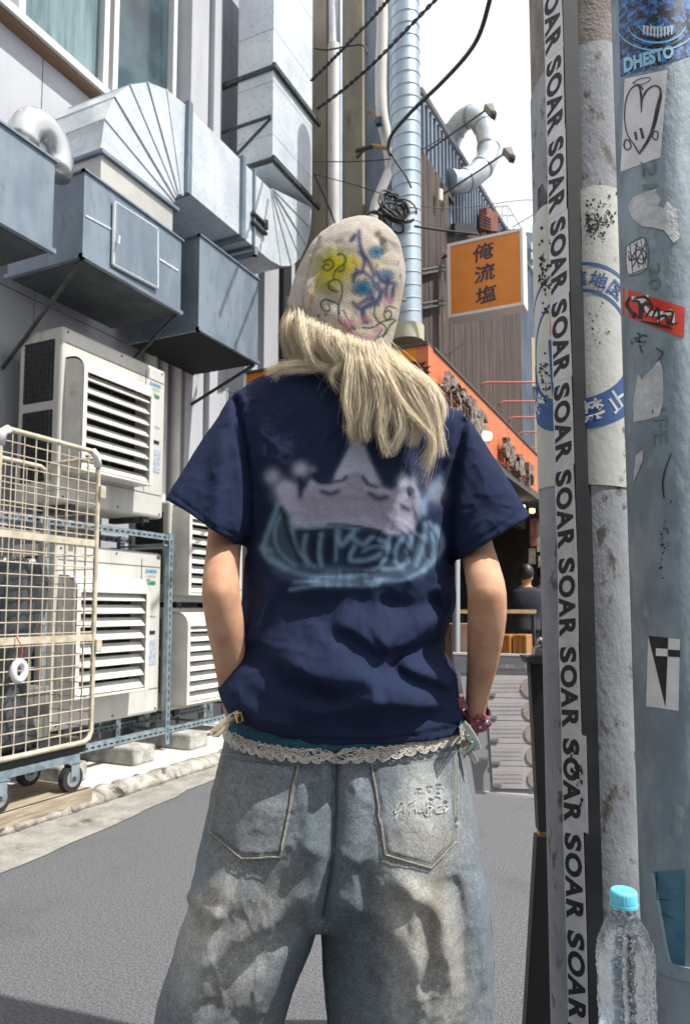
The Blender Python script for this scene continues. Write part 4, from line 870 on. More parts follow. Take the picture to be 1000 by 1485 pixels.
rib([(768, 596), (790, 600), (786, 640), (762, 628), (768, 600)], 1.8, hs); rib([(640, 648), (618, 640), (608, 672), (624, 696), (646, 676), (632, 640)], 2, hs)
# torn paper, scribble sticker, red sticker, torn white
tornm = mat('torn_paper', lin((204, 206, 206)), lin((178, 180, 182)), scale=30, rough=.8, bump=.3, bscale=60)
fan([(909, 300), (918, 285), (932, 280), (950, 273), (962, 281), (968, 292), (980, 302), (985, 345), (976, 352), (962, 334), (947, 330), (930, 328), (916, 316)], C2, R2, .0012, 'torn_paper', tornm, p2)
fan([(950, 276), (958, 274), (966, 290), (962, 300), (953, 298), (958, 288)], C2, R2, .0022, 'paper_hole', gpole, p2)
ss = P2([(906, 357), (933, 345), (938, 387), (909, 399)], .0008, 'scribble_sticker', paper, nu=5, nv=5)
rib([(618, 1215), (720, 1170), (735, 1325), (632, 1368), (618, 1215)], 1, ss); rib([(640, 1200), (655, 1360)], .9, ss); rib([(700, 1180), (715, 1330)], .9, ss)
for L_ in ([(640, 1290), (690, 1230), (730, 1320)], [(635, 1260), (640, 1290), (680, 1280), (725, 1290)], [(680, 1190), (670, 1250), (690, 1330)], [(630, 1240), (700, 1310), (725, 1250), (660, 1200)], [(650, 1330), (700, 1250), (720, 1200)]): rib(L_, [1, 2.2, 1], ss)
rs2 = P2([(902, 417), (992, 446), (991, 490), (902, 457)], .0008, 'red_sticker', mat('red_sticker', lin((214, 68, 42)), lin((196, 54, 34)), scale=20, rough=.4), nu=9)
Z2 = lambda L_: [(740+x_/3.7125, 350+y_/3.7125) for x_, y_ in L_]
def rib2(L_, wd, par_, m_, off=.0013): return ribbon(Z2(L_), wd, C2, R2, off, 'graffiti_line', m_, par_)
wh = mat('white_ink', lin((220, 218, 214)), rough=.6)
for L_ in ([(650, 300), (700, 320), (740, 290)], [(720, 350), (760, 390), (840, 380)], [(790, 430), (860, 380), (875, 440)]): rib2(L_, [4, 8, 3], rs2, wh)
for L_ in ([(640, 300), (620, 340), (660, 400), (650, 410)], [(650, 320), (690, 330), (690, 410), (660, 380)], [(700, 420), (715, 340), (760, 350), (720, 410)], [(760, 410), (790, 360), (800, 440)], [(780, 420), (830, 400), (850, 460)], [(820, 380), (870, 380), (860, 440), (900, 440)], [(660, 310), (720, 300), (760, 340)], [(700, 430), (800, 450), (870, 470)]): rib2(L_, [2, 4.5, 1.5], rs2, inkb, .0018)
fan([(955, 522), (960, 536), (961, 560), (961, 583), (955, 603), (940, 608), (918, 612), (917, 585), (921, 560), (924, 541), (927, 556), (934, 545), (945, 534)], C2, R2, .0012, 'torn_label', tornm, p2)
fan([(921, 660), (932, 652), (931, 668), (922, 690), (917, 700)], C2, R2, .001, 'pale_scrape', tornm, p2)
emb = mat('embossed_green_tint', lin((92, 116, 118)), lin((110, 130, 134)), scale=30, rough=.6)
def emboss(s, quad, rot=0): txt_on(s, quad, C2, R2, .0016, emb, p2, .01, rot)
emboss('21', [(928, 234), (950, 230), (952, 272), (932, 274)], 1); emboss('20', [(938, 384), (955, 380), (958, 418), (940, 420)], 1)
emboss('TE', [(926, 90), (950, 84), (952, 98), (926, 104)]); emboss('IFE', [(944, 594), (966, 590), (967, 642), (945, 645)], 1)
ribbon([(973, 657), (964, 680), (960, 702), (962, 722)], [1, 2.6, 2.2], C2, R2, .0012, 'marker_stroke', inkb, p2)
for L_ in ([(923, 492), (931, 486), (938, 488)], [(926, 500), (930, 512)], [(950, 505), (960, 512), (952, 524)]): ribbon(L_, 2, C2, R2, .0012, 'marker_stroke', marker, p2)
specks(926, 493, 6, 5, 40, C2, R2, .0012, p2, .4, 1.8); specks(962, 790, 5, 25, 30, C2, R2, .0012, p2, .5, 2)
bw = P2([(939, 922), (985, 927), (983, 1031), (936, 1024)], .0008, 'black_white_sticker', paper, nu=6)
fan([(939, 922), (968, 925), (964, 1026)], C2, R2, .0014, 'black_triangle', inkb, bw, 6)
for q_ in ([(950, 940), (967, 941), (967, 952), (950, 951)],): patch_on(q_, C2, R2, .0019, 'white_block', paper, bw, 4, 3)
patch_on([(968, 942), (985, 943), (985, 953), (968, 952)], C2, R2, .0016, 'black_block', inkb, bw, 4, 3)
bs = P2([(944, 1264), (992, 1262), (992, 1410), (970, 1402)], .0008, 'blue_film_sticker', mat('blue_film', lin((70, 120, 140)), lin((48, 96, 118)), scale=20, rough=.3), nu=6)
ribbon([(945, 1266), (956, 1320), (965, 1372), (972, 1400)], 4, C2, R2, .0014, 'film_edge', mat('pale_edge', lin((150, 170, 188)), rough=.4), bs)
for L_ in ([(952, 1266), (951, 1290), (953, 1304), (962, 1304), (970, 1306)], [(958, 1326), (966, 1328), (975, 1332)]): ribbon(L_, 1.2, C2, R2, .0014, 'drawn_line', inkb, bs)
for zz in (zat(1500, 1.0, 960), 2.35):
    MB().tube([(C2[0], C2[1], zz), (C2[0], C2[1], zz+.02)], R2+.003, 40).build('steel_band', gpole, p2, smooth='auto')
# ================================================================== bottle on a low box between the poles
bx_ = W(903, 1290, .90); bz0 = bx_[2]-.212
jb = thing('junction_box', 'low grey metal box between the two poles under the clear bottle', 'box', (bx_[0], bx_[1], 0))
MB().box(bx_[0]-.055, bx_[0]+.08, bx_[1]-.09, bx_[1]+.08, 0, bz0-.012).build('casing', gpole, jb, bevel=.006); MB().box(bx_[0]-.065, bx_[0]+.09, bx_[1]-.10, bx_[1]+.09, bz0-.0119, bz0-.001).build('lid', gpole, jb, bevel=.003)
bt = thing('plastic_bottle', 'clear plastic bottle with cyan cap and droplets, in front of the galvanised pole', 'bottle', (bx_[0], bx_[1], bz0))
prof = [(0, .0), (.026, 0), (.031, .005), (.0325, .02), (.0315, .03), (.0325, .04), (.0315, .07), (.0325, .08), (.0315, .11), (.0328, .12), (.0325, .137), (.031, .15), (.024, .168), (.017, .180), (.0135, .186), (.0135, .192), (.016, .193), (.016, .195), (.013, .196), (.013, .205)]
pr = catm(np.array(prof), 70); n = 48; a = np.arange(n)*2*math.pi/n
rings = [np.stack([bx_[0]+(r_*(1+.012*np.cos(6*a)*(1 if .01 < z_ < .14 else 0)))*np.cos(a), bx_[1]+r_*np.sin(a), np.full(n, bz0+z_)], 1) for r_, z_ in pr]
plm = mat('clear_plastic', (.97, .98, 1), rough=.02, trans=1, bump=.25, bscale=70, spec=.6)
MB().rings(rings).build('body', plm, bt, smooth=True)
wat = [np.stack([bx_[0]+max(r_-.0016, .0006)*np.cos(a), bx_[1]+max(r_-.0016, .0006)*np.sin(a), np.full(n, bz0+z_+.0015)], 1) for r_, z_ in pr[:48]]
MB().rings(wat).build('water', mat('water', (.93, .96, .98), rough=.02, trans=1), bt, smooth=True)
capm = mat('cyan_cap', lin((104, 200, 220)), rough=.4)
n = 96; a = np.arange(n)*2*math.pi/n
cr = [(.0, .212), (.0135, .212), (.0152, .2105), (.0158, .208), (.0160, .1985), (.0156, .1983), (.0156, .1972), (.0164, .197), (.0164, .1935), (.014, .1933)]
MB().rings([np.stack([bx_[0]+max(r_, .0004)*(1+.014*np.sign(np.sin(a*24))*(.199 < z_ < .2085))*np.cos(a), bx_[1]+max(r_, .0004)*(1+.014*np.sign(np.sin(a*24))*(.199 < z_ < .2085))*np.sin(a), np.full(n, bz0+z_)], 1) for r_, z_ in cr]).build('cap', capm, bt, smooth='auto')
drop = MB(); ico = [(0, 0, 1), (.9, 0, .45), (.28, .85, .45), (-.72, .53, .45), (-.72, -.53, .45), (.28, -.85, .45), (.72, .53, -.45), (-.28, .85, -.45), (-.9, 0, -.45), (-.28, -.85, -.45), (.72, -.53, -.45), (0, 0, -1)]
icf = [(0, 1, 2), (0, 2, 3), (0, 3, 4), (0, 4, 5), (0, 5, 1), (1, 6, 2), (2, 7, 3), (3, 8, 4), (4, 9, 5), (5, 10, 1), (6, 7, 2), (7, 8, 3), (8, 9, 4), (9, 10, 5), (10, 6, 1), (11, 7, 6), (11, 8, 7), (11, 9, 8), (11, 10, 9), (11, 6, 10)]
ico = np.array(ico)
for _ in range(1500):
    z_ = r2.uniform(.05, .178); r_ = np.interp(z_, [q_[1] for q_ in prof], [q_[0] for q_ in prof]); t = r2.uniform(0, 2*math.pi); s_ = r2.uniform(.0004, .0015)
    drop.add(ico*s_+np.array([bx_[0]+r_*math.cos(t), bx_[1]+r_*math.sin(t), bz0+z_]), icf)
drop.build('droplet', mat('droplet', (.97, .98, 1), rough=.05, trans=.9, spec=1), bt, smooth=True, kind='stuff')
# ================================================================== menu stand
ms = thing('menu_stand', 'black easel stand holding a grey laminated menu sheet beside the big pole', 'menu stand', W(780, 1546, 1.62)*[1, 1, 0])
blk = mat('black_stand', lin((26, 24, 24)), rough=.45)
D0 = 1.62
def slab(pts, d, th, nm, m_, par_, bevel=0): return MB().prism([W(*q_, d) for q_ in pts], FH*th).build(nm, m_, par_, bevel=bevel)
slab([(760, 951), (812, 951), (812, 962), (765, 962)], D0-.02, .05, 'top_bar', mat('dark_bar', lin((66, 62, 60)), rough=.4), ms, .002)
slab([(768, 963), (800, 963), (806, 1206), (781, 1206)], D0, .03, 'leg', blk, ms, .001)
slab([(778, 1213), (806, 1213), (806, 1546), (758, 1546)], D0, .03, 'leg', blk, ms, .001)
slab([(782, 1206.5), (806, 1206.5), (806, 1212.5), (780, 1212.5)], D0+.004, .02, 'brass_joint', mat('brass', (0, 0, 0)), ms)
slab([(793, 1300), (797, 1300), (801, 1546), (793, 1546)], D0+.1, .01, 'brace', mat('brass', (0, 0, 0)), ms)
silv = mat('nickel_clip', lin((190, 184, 172)), lin((140, 134, 124)), scale=40, rough=.25, metal=.9)
c_ = W(784, 931, D0-.02); MB().tube([c_-R*.004, c_+R*.030], .011, 20).tube([c_+UZ*0-R*.008, c_-R*.004], .006, 12).build('clip_roller', silv, ms, smooth='auto')
slab([(776, 938), (797, 938), (799, 951), (774, 951)], D0-.02, .03, 'clip_base', silv, ms, .002)
DB = 1.70
mbd = slab([(658, 947), (812, 951), (812, 1158), (689, 1149)], DB, .006, 'menu_sheet', mat('laminate', lin((186, 186, 190)), lin((178, 178, 182)), scale=5, rough=.25), ms)
slab([(657, 946), (812, 950), (812, 953), (657, 949)], DB-.002, .010, 'sheet_edge', white_pl, ms); slab([(688, 1147), (812, 1156), (812, 1160), (689, 1151)], DB-.002, .010, 'sheet_edge', white_pl, ms)
rowm = mat('menu_row', lin((226, 220, 220)), lin((218, 212, 212)), scale=20, rough=.4); linem = mat('menu_line', lin((156, 150, 150)), rough=.5); fadet = mat('faded_print', lin((198, 192, 192)), rough=.5)
slab([(661, 955), (812, 958), (812, 978), (664, 976)], DB-.0015, .001, 'menu_header', mat('menu_header', lin((124, 124, 128)), rough=.5), mbd)
vv, ff = text2d('特製塩ラーメンの美味しいお召し上がり方', .0118); Bp = W(742, 967, DB-.003); MB().add([Bp+R*(x_*.9)+UZ*y_ for x_, y_ in vv], ff).build('lettering', fadet, mbd)
for k in range(5):
    y0_, y1_ = 979+k*33, 979+(k+1)*33-1.0; xl = 704+k*2.2
    rw = slab([(xl, y0_), (812, y0_+2), (812, y1_+2), (xl+2, y1_)], DB-.002, .0012, 'menu_row', rowm, mbd)
    cc = W(769+k*2.4, (y0_+y1_)/2+2, DB-.0035); rad = .0225
    MB().add([cc+R*rad*math.cos(t)+UZ*rad*math.sin(t) for t in np.linspace(0, 2*math.pi, 24, endpoint=False)], [tuple(range(24))]).build('dish_photo', mat('dish_photo', lin((202, 190, 182)), lin((184, 170, 160)), scale=60, rough=.5), mbd)
    for j in range(3):
        q = MB(); x_ = xl+6
        yy_ = y0_+7+j*6
        while x_ < 758:
            w_ = r2.uniform(1, 3.2); q.add([W(x_, yy_, DB-.0036), W(x_+w_, yy_, DB-.0036), W(x_+w_, yy_+2.0, DB-.0036), W(x_, yy_+2.0, DB-.0036)], [(0, 1, 2, 3)]); x_ += w_+r2.uniform(.6, 1.6)
        q.build('print_line', fadet, mbd, kind='stuff')
    slab([(xl+3, y1_-6), (xl+14, y1_-6), (xl+14, y1_-1.5), (xl+3, y1_-1.5)], DB-.004, .0012, 'price_tag', linem, mbd)
# ================================================================== the person
skin = mat('skin', lin((196, 154, 126)), lin((184, 138, 110)), scale=14, rough=.65, bump=.12, bscale=420, spec=.25, dirt=lin((176, 122, 100)), dscale=28, dlo=.45, dhi=.85)
skin.node_tree.nodes['Principled BSDF'].inputs['Subsurface Weight'].default_value = .12
skin.node_tree.nodes['Principled BSDF'].inputs['Subsurface Radius'].default_value = (.01, .004, .002)
pe0 = W(500, 885, 1.25); pe = thing('person', 'person in navy crown print shirt, printed knit hat and baggy faded jeans, hands in pockets', 'person', (pe0[0], pe0[1], 0))
def ptube(mb, pts, n=26, seg=18):
    """pts: px,py,d,radius(m)"""
    S_ = resample(np.array(pts, float), n); mb.tube([W(q_[0], q_[1], q_[2]) for q_ in S_], S_[:, 3], seg)
def ell(mb, c, rx, ry, rz, ax=None, n=20):
    A = np.eye(3) if ax is None else np.array(ax); rings = []
    for t in np.linspace(.02, math.pi-.02, n):
        a = np.arange(n)*2*math.pi/n; L_ = np.stack([rx*math.sin(t)*np.cos(a), ry*math.sin(t)*np.sin(a), np.full(n, rz*math.cos(t))], 1); rings.append(c+L_@A)
    mb.rings(rings)
HA = np.array([R*.94+UZ*.05-FH*.34, FH*.90+R*.30+UZ*.12, UZ*.97-R*.06]); HA = HA/np.linalg.norm(HA, axis=1)[:, None]   # head axes: face turned a little left of straight away
HA = np.array([R*math.cos(.35)+FH*math.sin(.35), -R*math.sin(.35)+FH*math.cos(.35), UZ])
hc = W(497, 445, 1.26)
body = MB()
ell(body, hc+UZ*.02, .074, .094, .098, HA); ell(body, hc+HA[1]*.035-UZ*.045, .052, .058, .066, HA)
nose = hc+HA[1]*.100-UZ*.022; ell(body, nose, .011, .015, .020, HA, 10); ell(body, hc+HA[1]*.095-UZ*.062, .021, .008, .008, HA, 10)
for s_ in (-1, 1): ell(body, hc+HA[0]*s_*.076-UZ*.02, .008, .017, .028, HA, 10); ell(body, hc+HA[1]*.082+HA[0]*s_*.030-UZ*.004, .013, .010, .009, HA, 8)
ptube(body, [(500, 480, 1.255, .056), (495, 530, 1.255, .054), (498, 575, 1.25, .066)])
pxloft(body, [(430, 552, 575, 568, 1.25, .05), (372, 585, 640, 620, 1.25, .075), (372, 680, 640, 700, 1.25, .088), (385, 800, 632, 810, 1.25, .088), (385, 900, 628, 905, 1.25, .083), (375, 1000, 640, 1005, 1.25, .09), (365, 1080, 650, 1080, 1.25, .095), (350, 1150, 655, 1150, 1.25, .10), (355, 1250, 660, 1250, 1.25, .10)], 30, 36)
for pts in ([(425, 1180, 1.25, .075), (405, 1300, 1.25, .074), (380, 1400, 1.25, .06), (350, 1500, 1.24, .048), (330, 1620, 1.25, .042), (315, 1740, 1.26, .034)], [(560, 1180, 1.25, .075), (590, 1300, 1.25, .074), (592, 1400, 1.25, .06), (590, 1500, 1.24, .048), (598, 1620, 1.25, .042), (604, 1740, 1.26, .034)]): ptube(body, pts)
ptube(body, [(395, 620, 1.26, .046), (352, 668, 1.255, .040), (332, 740, 1.24, .032), (324, 800, 1.20, .0295), (320, 850, 1.14, .0300), (322, 875, 1.14, .0305), (328, 915, 1.155, .0300), (334, 965, 1.185, .0260), (338, 1010, 1.225, .0215), (344, 1045, 1.265, .0195), (352, 1075, 1.29, .024), (362, 1110, 1.31, .020)])
ptube(body, [(625, 655, 1.26, .046), (658, 700, 1.255, .040), (676, 750, 1.24, .032), (691, 797, 1.20, .0290), (704, 850, 1.13, .0305), (706, 878, 1.13, .0310), (704, 915, 1.145, .0300), (699, 960, 1.18, .0258), (692, 1005, 1.22, .0205), (687, 1040, 1.25, .0180), (672, 1070, 1.285, .021), (650, 1106, 1.30, .019)])
ell(body, W(317, 866, 1.128), .019, .017, .024, np.array([R, FH, UZ]), 12); ell(body, W(709, 870, 1.118), .019, .017, .024, np.array([R, FH, UZ]), 12)
for hx, sg_ in ((362, 1), (646, -1)):   # fingers and thumb inside the pockets
    for k, L_ in enumerate((44, 52, 50, 42)): ptube(body, [(hx-12*sg_*0+(k-1.5)*7, 1104, 1.31+.008*k, .0085), (hx+(k-1.5)*8+4*sg_, 1104+L_*.5, 1.325+.008*k, .0078), (hx+(k-1.5)*8+9*sg_, 1104+L_, 1.315+.008*k, .0065)], 8, 8)
    ptube(body, [(hx-10*sg_, 1082, 1.29, .010), (hx-16*sg_, 1104, 1.28, .009), (hx-14*sg_, 1126, 1.275, .0075)], 8, 8)
bme = remesh(body, .0055, 5); bo = link('body', bme, skin, pe, smooth=True)
for s_ in (-1, 1): MB_ = MB(); ell(MB_, hc+HA[1]*.089+HA[0]*s_*.030-UZ*.004, .010, .007, .006, HA, 10); MB_.build('eye', mat('eye_white', lin((220, 216, 210)), rough=.2), bo, smooth=True)
# ---------------- shirt
sh_ = MB()
pxloft(sh_, [(440, 538, 560, 552, 1.25, .050), (405, 545, 600, 573, 1.25, .075), (368, 558, 640, 592, 1.25, .092), (347, 580, 664, 615, 1.25, .108), (347, 630, 661, 655, 1.25, .122), (352, 690, 657, 705, 1.25, .130), (358, 760, 655, 765, 1.25, .130), (356, 820, 657, 822, 1.25, .126), (352, 870, 657, 872, 1.25, .125),
             (347, 915, 648, 910, 1.25, .130), (334, 952, 643, 940, 1.25, .138), (320, 984, 657, 968, 1.25, .146), (323, 1008, 662, 1000, 1.25, .148), (336, 1032, 667, 1030, 1.25, .142), (356, 1052, 671, 1047, 1.25, .136), (372, 1064, 673, 1056, 1.25, .133)], 60, 90, ex=2.35, hollow=.10)
pxloft(sh_, [(400, 562, 400, 700, 1.25, .07), (346, 572, 392, 735, 1.245, .078), (318, 612, 384, 768, 1.238, .084), (290, 655, 372, 784, 1.23, .088), (266, 695, 358, 791, 1.222, .090), (247, 728, 347, 793, 1.215, .090)], 34, 56, ex=2.7, hollow=.25)
pxloft(sh_, [(612, 590, 612, 720, 1.25, .07), (664, 602, 622, 757, 1.245, .078), (697, 645, 630, 788, 1.238, .084), (722, 685, 640, 803, 1.23, .088), (744, 722, 650, 811, 1.222, .090), (762, 751, 658, 816, 1.215, .090)], 34, 56, ex=2.7, hollow=.25)
sme = remesh(sh_, .0034, 5)
v = getv(sme); nr = getn(sme); px = proj(v); back = np.clip(-(nr@FH)*1.6, 0, 1)
disp = np.zeros(len(v)); FK = 1.75
def fold(pts, amp, wa, wb, fade=True, mask=None):
    d_, s_, t_ = polydist(px, catm(pts, 14)); w_ = np.where(s_ > 0, wb, wa); k = np.exp(-(d_/w_)**2)
    if fade: k *= sstep(t_, -.02, .22)*(1-sstep(t_, .80, 1.02)) if fade is True else 1
    return amp*k*FK
F = lambda *a, **k: globals().__setitem__('disp', disp+fold(*a, **k))
mm = .001
F([(385, 940), (430, 962), (480, 985), (535, 1008), (600, 1016), (650, 1020)], 17*mm, 34, 13)
F([(440, 912), (480, 935), (520, 975), (560, 1000)], 7*mm, 16, 22)
F([(400, 985), (440, 998), (500, 1002), (540, 998)], -10*mm, 16, 16)
F([(430, 1030), (480, 1030), (530, 1018), (560, 1010)], 8*mm, 14, 10)
F([(480, 900), (510, 908), (535, 925), (560, 947)], 12*mm, 36, 12)
F([(640, 886), (605, 915), (575, 935), (556, 948)][::-1], 13*mm, 34, 12)
F([(575, 955), (605, 967), (635, 978), (655, 1000)], 13*mm, 14, 16)
F([(560, 948), (600, 945), (650, 925)], -12*mm, 9, 16)
F([(560, 960), (590, 985), (630, 1000), (655, 1008)], -10*mm, 12, 10)
F([(470, 1040), (530, 1046), (600, 1040), (650, 1030)], -6*mm, 12, 12)
F([(330, 985), (350, 1020), (390, 1044), (430, 1050)], 9*mm, 14, 14)
F([(392, 836), (384, 870), (372, 905), (345, 945)], 8*mm, 8, 16)
F([(350, 930), (365, 960), (420, 985)], -7*mm, 22, 16)
F([(632, 845), (650, 868), (664, 885)], 7*mm, 14, 12)
F([(545, 872), (600, 880), (640, 868)], -8*mm, 12, 16)
F([(584, 618), (596, 680), (608, 735), (612, 775)], 5*mm, 7, 9)
F([(600, 640), (625, 690), (640, 740)], -6*mm, 22, 22)
F([(372, 590), (378, 640), (366, 690), (362, 770)], 5*mm, 14, 10)
F([(420, 600), (450, 640), (470, 700)], -4*mm, 30, 30); F([(480, 590), (530, 640), (560, 700)], 4*mm, 26, 26)
F([(400, 860), (440, 880), (500, 872), (540, 860)], -6*mm, 18, 20); F([(420, 845), (480, 850), (560, 845), (620, 835)], 4*mm, 14, 16)
F([(342, 580), (352, 640), (360, 700), (358, 770), (352, 800)], -13*mm, 6, 7, fade=False)
F([(673, 612), (666, 650), (658, 700), (655, 760), (656, 810)], -13*mm, 6, 8, fade=False)
F([(325, 620), (322, 680), (316, 740), (312, 780)], 7*mm, 9, 14); F([(310, 640), (290, 690), (272, 740)], -3*mm, 16, 20, fade=False)
F([(712, 660), (700, 705), (680, 735), (662, 752)], 4*mm, 14, 16)
F([(660, 900), (655, 930), (652, 955)], -5*mm, 10, 10)
# stitched hems (fine grooves)
def groove(pts, amp, w_): globals().__setitem__('disp', disp+fold(pts, amp, w_, w_, fade=False))
groove([(250, 716), (275, 735), (310, 762), (346, 776)], -1.2*mm, 2.4); groove([(757, 738), (720, 765), (690, 783), (662, 798)], -1.2*mm, 2.4)
groove([(352, 1042), (400, 1066), (470, 1071), (560, 1070), (670, 1053)], -1.4*mm, 2.2)
wv = v+(np.stack([fbm(v, 9, 101, 2), fbm(v, 9, 202, 2), fbm(v, 9, 303, 2)], 1)-.5)*.10
rd = lambda s_, sd: (1-np.abs(2*fbm(wv, s_, sd, 2)-1))**6
disp += (fbm(v, 14, 3, 3)-.5)*.009+(fbm(v, 42, 9, 2)-.5)*.003+.003*rd(11, 41)+.0024*rd(24, 61)+.0012*rd(48, 71)
v2 = v+(-FH*.80+UZ*-.10)*(disp*back)[:, None]+nr*(disp*(1-back)*.25)[:, None]
setv(sme, v2); px = proj(v2)
navy = np.array(lin((37, 46, 73))); col = np.tile(navy, (len(v2), 1))
glow = np.array(lin((122, 150, 172))); mauve = np.array(lin((158, 152, 170))); white = np.array(lin((190, 192, 212))); dk = np.array(lin((22, 32, 52)))
def blend(mask, c): globals().__setitem__('col', col*(1-mask[:, None])+c*mask[:, None])
def X4(L_): return [(360+x_/3.125, 620+y_/3.125) for x_, y_ in L_]
fb = (back > .3)*1.0
def soft(poly, w_): return (1-sstep(sdf(px, X4(poly)), -w_, w_))*fb
def line(pts, w_, c, a=1.0, soft_=1.0): d_ = polydist(px, catm(X4(pts), 16))[0]; blend(np.exp(-(d_/(w_*.98))**2)*a*.95*fb, c)
crown = [(205, 455), (190, 400), (150, 340), (135, 265), (160, 245), (215, 262), (230, 300), (262, 270), (285, 240), (330, 262), (385, 250), (415, 190), (455, 110), (490, 60), (520, 85), (550, 165), (590, 240), (600, 270), (650, 285), (690, 250), (740, 250), (770, 300), (775, 400), (745, 470), (640, 490), (560, 455), (400, 440), (280, 455)]
blend(soft(crown, 12)*.45, glow); blend(soft(crown, 4.0), mauve); blend((soft(crown, 7)-soft([(480+(x_-480)*.82, 300+(y_-300)*.78) for x_, y_ in crown], 9)).clip(0, 1)*.55, white*.9)
blend(soft([(395, 215), (455, 100), (490, 58), (525, 90), (585, 240), (560, 262), (500, 200), (440, 215), (395, 245)], 4), white*.9)
for c_, r_, a_ in (((236, 192), 34, .95), ((716, 245), 36, .95), ((110, 222), 34, .8), ((165, 290), 50, .85), ((850, 290), 42, .7), ((780, 340), 20, .3), ((290, 190), 18, .35)):
    cc = np.array(X4([c_])[0]); d_ = np.hypot(*(px-cc).T)*3.125; blend(np.exp(-(d_/r_)**2.4)*a_*fb, white*.92)
line([(870, 230), (845, 290), (800, 330), (790, 380)], 6, glow, .7)
for L_, w_ in (([(335, 290), (370, 300), (405, 290)], 4.2), ([(390, 245), (425, 240), (445, 222)], 2.6), ([(520, 225), (545, 258), (580, 268)], 3.2), ([(550, 300), (590, 322), (625, 315)], 4.5), ([(232, 230), (240, 270), (235, 310)], 4.5), ([(722, 280), (730, 310)], 3), ([(700, 360), (725, 372)], 4), ([(300, 215), (315, 240), (370, 250)], 4.0)): line(L_, w_, dk, .85)
for L_ in ([(325, 268), (370, 275), (430, 255)], [(530, 275), (600, 290), (650, 300)], [(545, 205), (580, 250)]): line(L_, 3, white*.8, .6)
band = [(205, 450), (300, 445), (400, 440), (560, 455), (640, 485), (745, 475), (800, 440), (870, 470), (885, 540), (850, 610), (780, 680), (690, 690), (560, 715), (380, 720), (230, 715), (120, 660), (65, 560), (110, 440), (130, 340), (160, 380), (195, 470)]
blend(soft(band, 8)*.5, glow*.5)
blend(soft([(215, 470), (400, 455), (560, 465), (700, 500), (740, 560), (690, 625), (540, 635), (330, 630), (240, 610)], 5)*.8, dk*1.15)
for L_, w_, a_ in (([(140, 340), (110, 420), (80, 500), (70, 560), (100, 600), (170, 640)], 4.5, .75), ([(190, 390), (200, 480), (225, 560), (300, 630)], 3, .6), ([(155, 380), (120, 470), (140, 560), (215, 630)], 2.6, .6),
                   ([(110, 590), (200, 650), (330, 680), (480, 670), (600, 640), (700, 640)], 3.4, .6), ([(190, 735), (330, 715), (560, 715), (600, 690)], 3, .7), ([(210, 700), (420, 690), (560, 690), (700, 690), (800, 640)], 3, .6),
                   ([(260, 490), (250, 560), (270, 620)], 4, .6), ([(330, 480), (320, 560), (330, 625)], 4, .7), ([(405, 470), (420, 530), (480, 470)], 4.5, .75), ([(400, 480), (395, 600)], 3, .5), ([(480, 540), (460, 600), (540, 600), (600, 570)], 4, .7), ([(470, 500), (520, 530), (560, 500), (620, 520)], 4, .7), ([(520, 560), (570, 540), (640, 545)], 3, .55),
                   ([(640, 500), (625, 580), (600, 620)], 3.4, .6), ([(700, 500), (660, 560), (680, 625), (740, 600)], 4, .65), ([(745, 480), (720, 560)], 4, .6), ([(800, 440), (790, 540), (760, 620)], 4, .65), ([(850, 450), (880, 520), (850, 590), (790, 650)], 4, .8), ([(830, 480), (840, 560), (800, 620)], 2.6, .6), ([(230, 460), (400, 448), (500, 462)], 2, .6), ([(880, 545), (870, 500), (820, 430)], 3, .6), ([(100, 560), (60, 545)], 5, .6)):
    line(L_, w_, glow*1.15, a_)
for L_, w_ in (([(360, 440), (470, 445), (600, 470)], 2.2), ([(230, 465), (330, 470)], 3), ([(150, 370), (180, 480), (230, 600)], 4), ([(330, 690), (440, 692), (560, 688)], 2.2), ([(430, 660), (560, 655), (600, 640)], 2.2), ([(370, 500), (360, 600)], 5), ([(445, 560), (440, 610), (500, 625), (590, 610)], 3.4), ([(300, 500), (295, 610)], 4.5), ([(590, 480), (570, 520)], 3), ([(660, 500), (650, 590)], 4), ([(760, 500), (740, 600)], 3), ([(810, 530), (820, 590)], 3)): line(L_, w_, dk*.9, .8)
col *= (1+.10*(fbm(v2, 600, 5, 1)-.5))[:, None]
stitch = np.zeros(len(v2))
for pts in ([(250, 716), (275, 735), (310, 762), (346, 776)], [(757, 738), (720, 765), (690, 783), (662, 798)], [(352, 1042), (400, 1066), (470, 1071), (560, 1070), (670, 1053)]): stitch = np.maximum(stitch, np.exp(-(polydist(px, catm(pts, 12))[0]/1.6)**2))
col *= (1-.35*stitch)[:, None]
setcol(sme, np.clip(col, 0, 1))
shirt_m = mat('shirt_cotton', (1, 1, 1), (.80, .82, .86), scale=420, lo=.42, hi=.58, attr=True, rough=.9, bump=.35, bscale=1500, spec=.15)
shirt = link('shirt', sme, shirt_m, pe, smooth=True)
# ---------------- jeans
jn = MB()
pxloft(jn, [(334, 1040, 660, 1035, 1.25, .118), (328, 1062, 664, 1055, 1.25, .122), (320, 1100, 668, 1090, 1.25, .128), (308, 1150, 678, 1140, 1.25, .138), (298, 1200, 688, 1190, 1.25, .146), (288, 1250, 696, 1240, 1.25, .146), (292, 1290, 690, 1285, 1.25, .125), (310, 1325, 670, 1320, 1.25, .085)], 30, 80, ex=2.3)
pxloft(jn, [(300, 1200, 492, 1200, 1.25, .130), (284, 1265, 484, 1262, 1.25, .142), (268, 1320, 468, 1315, 1.25, .142), (255, 1375, 452, 1370, 1.25, .136), (236, 1435, 424, 1435, 1.25, .130), (226, 1500, 408, 1500, 1.25, .122), (214, 1580, 396, 1580, 1.25, .116), (214, 1650, 392, 1650, 1.25, .112), (222, 1720, 390, 1720, 1.25, .106), (226, 1745, 388, 1745, 1.25, .104)], 50, 56, ex=2.15, hollow=.06)
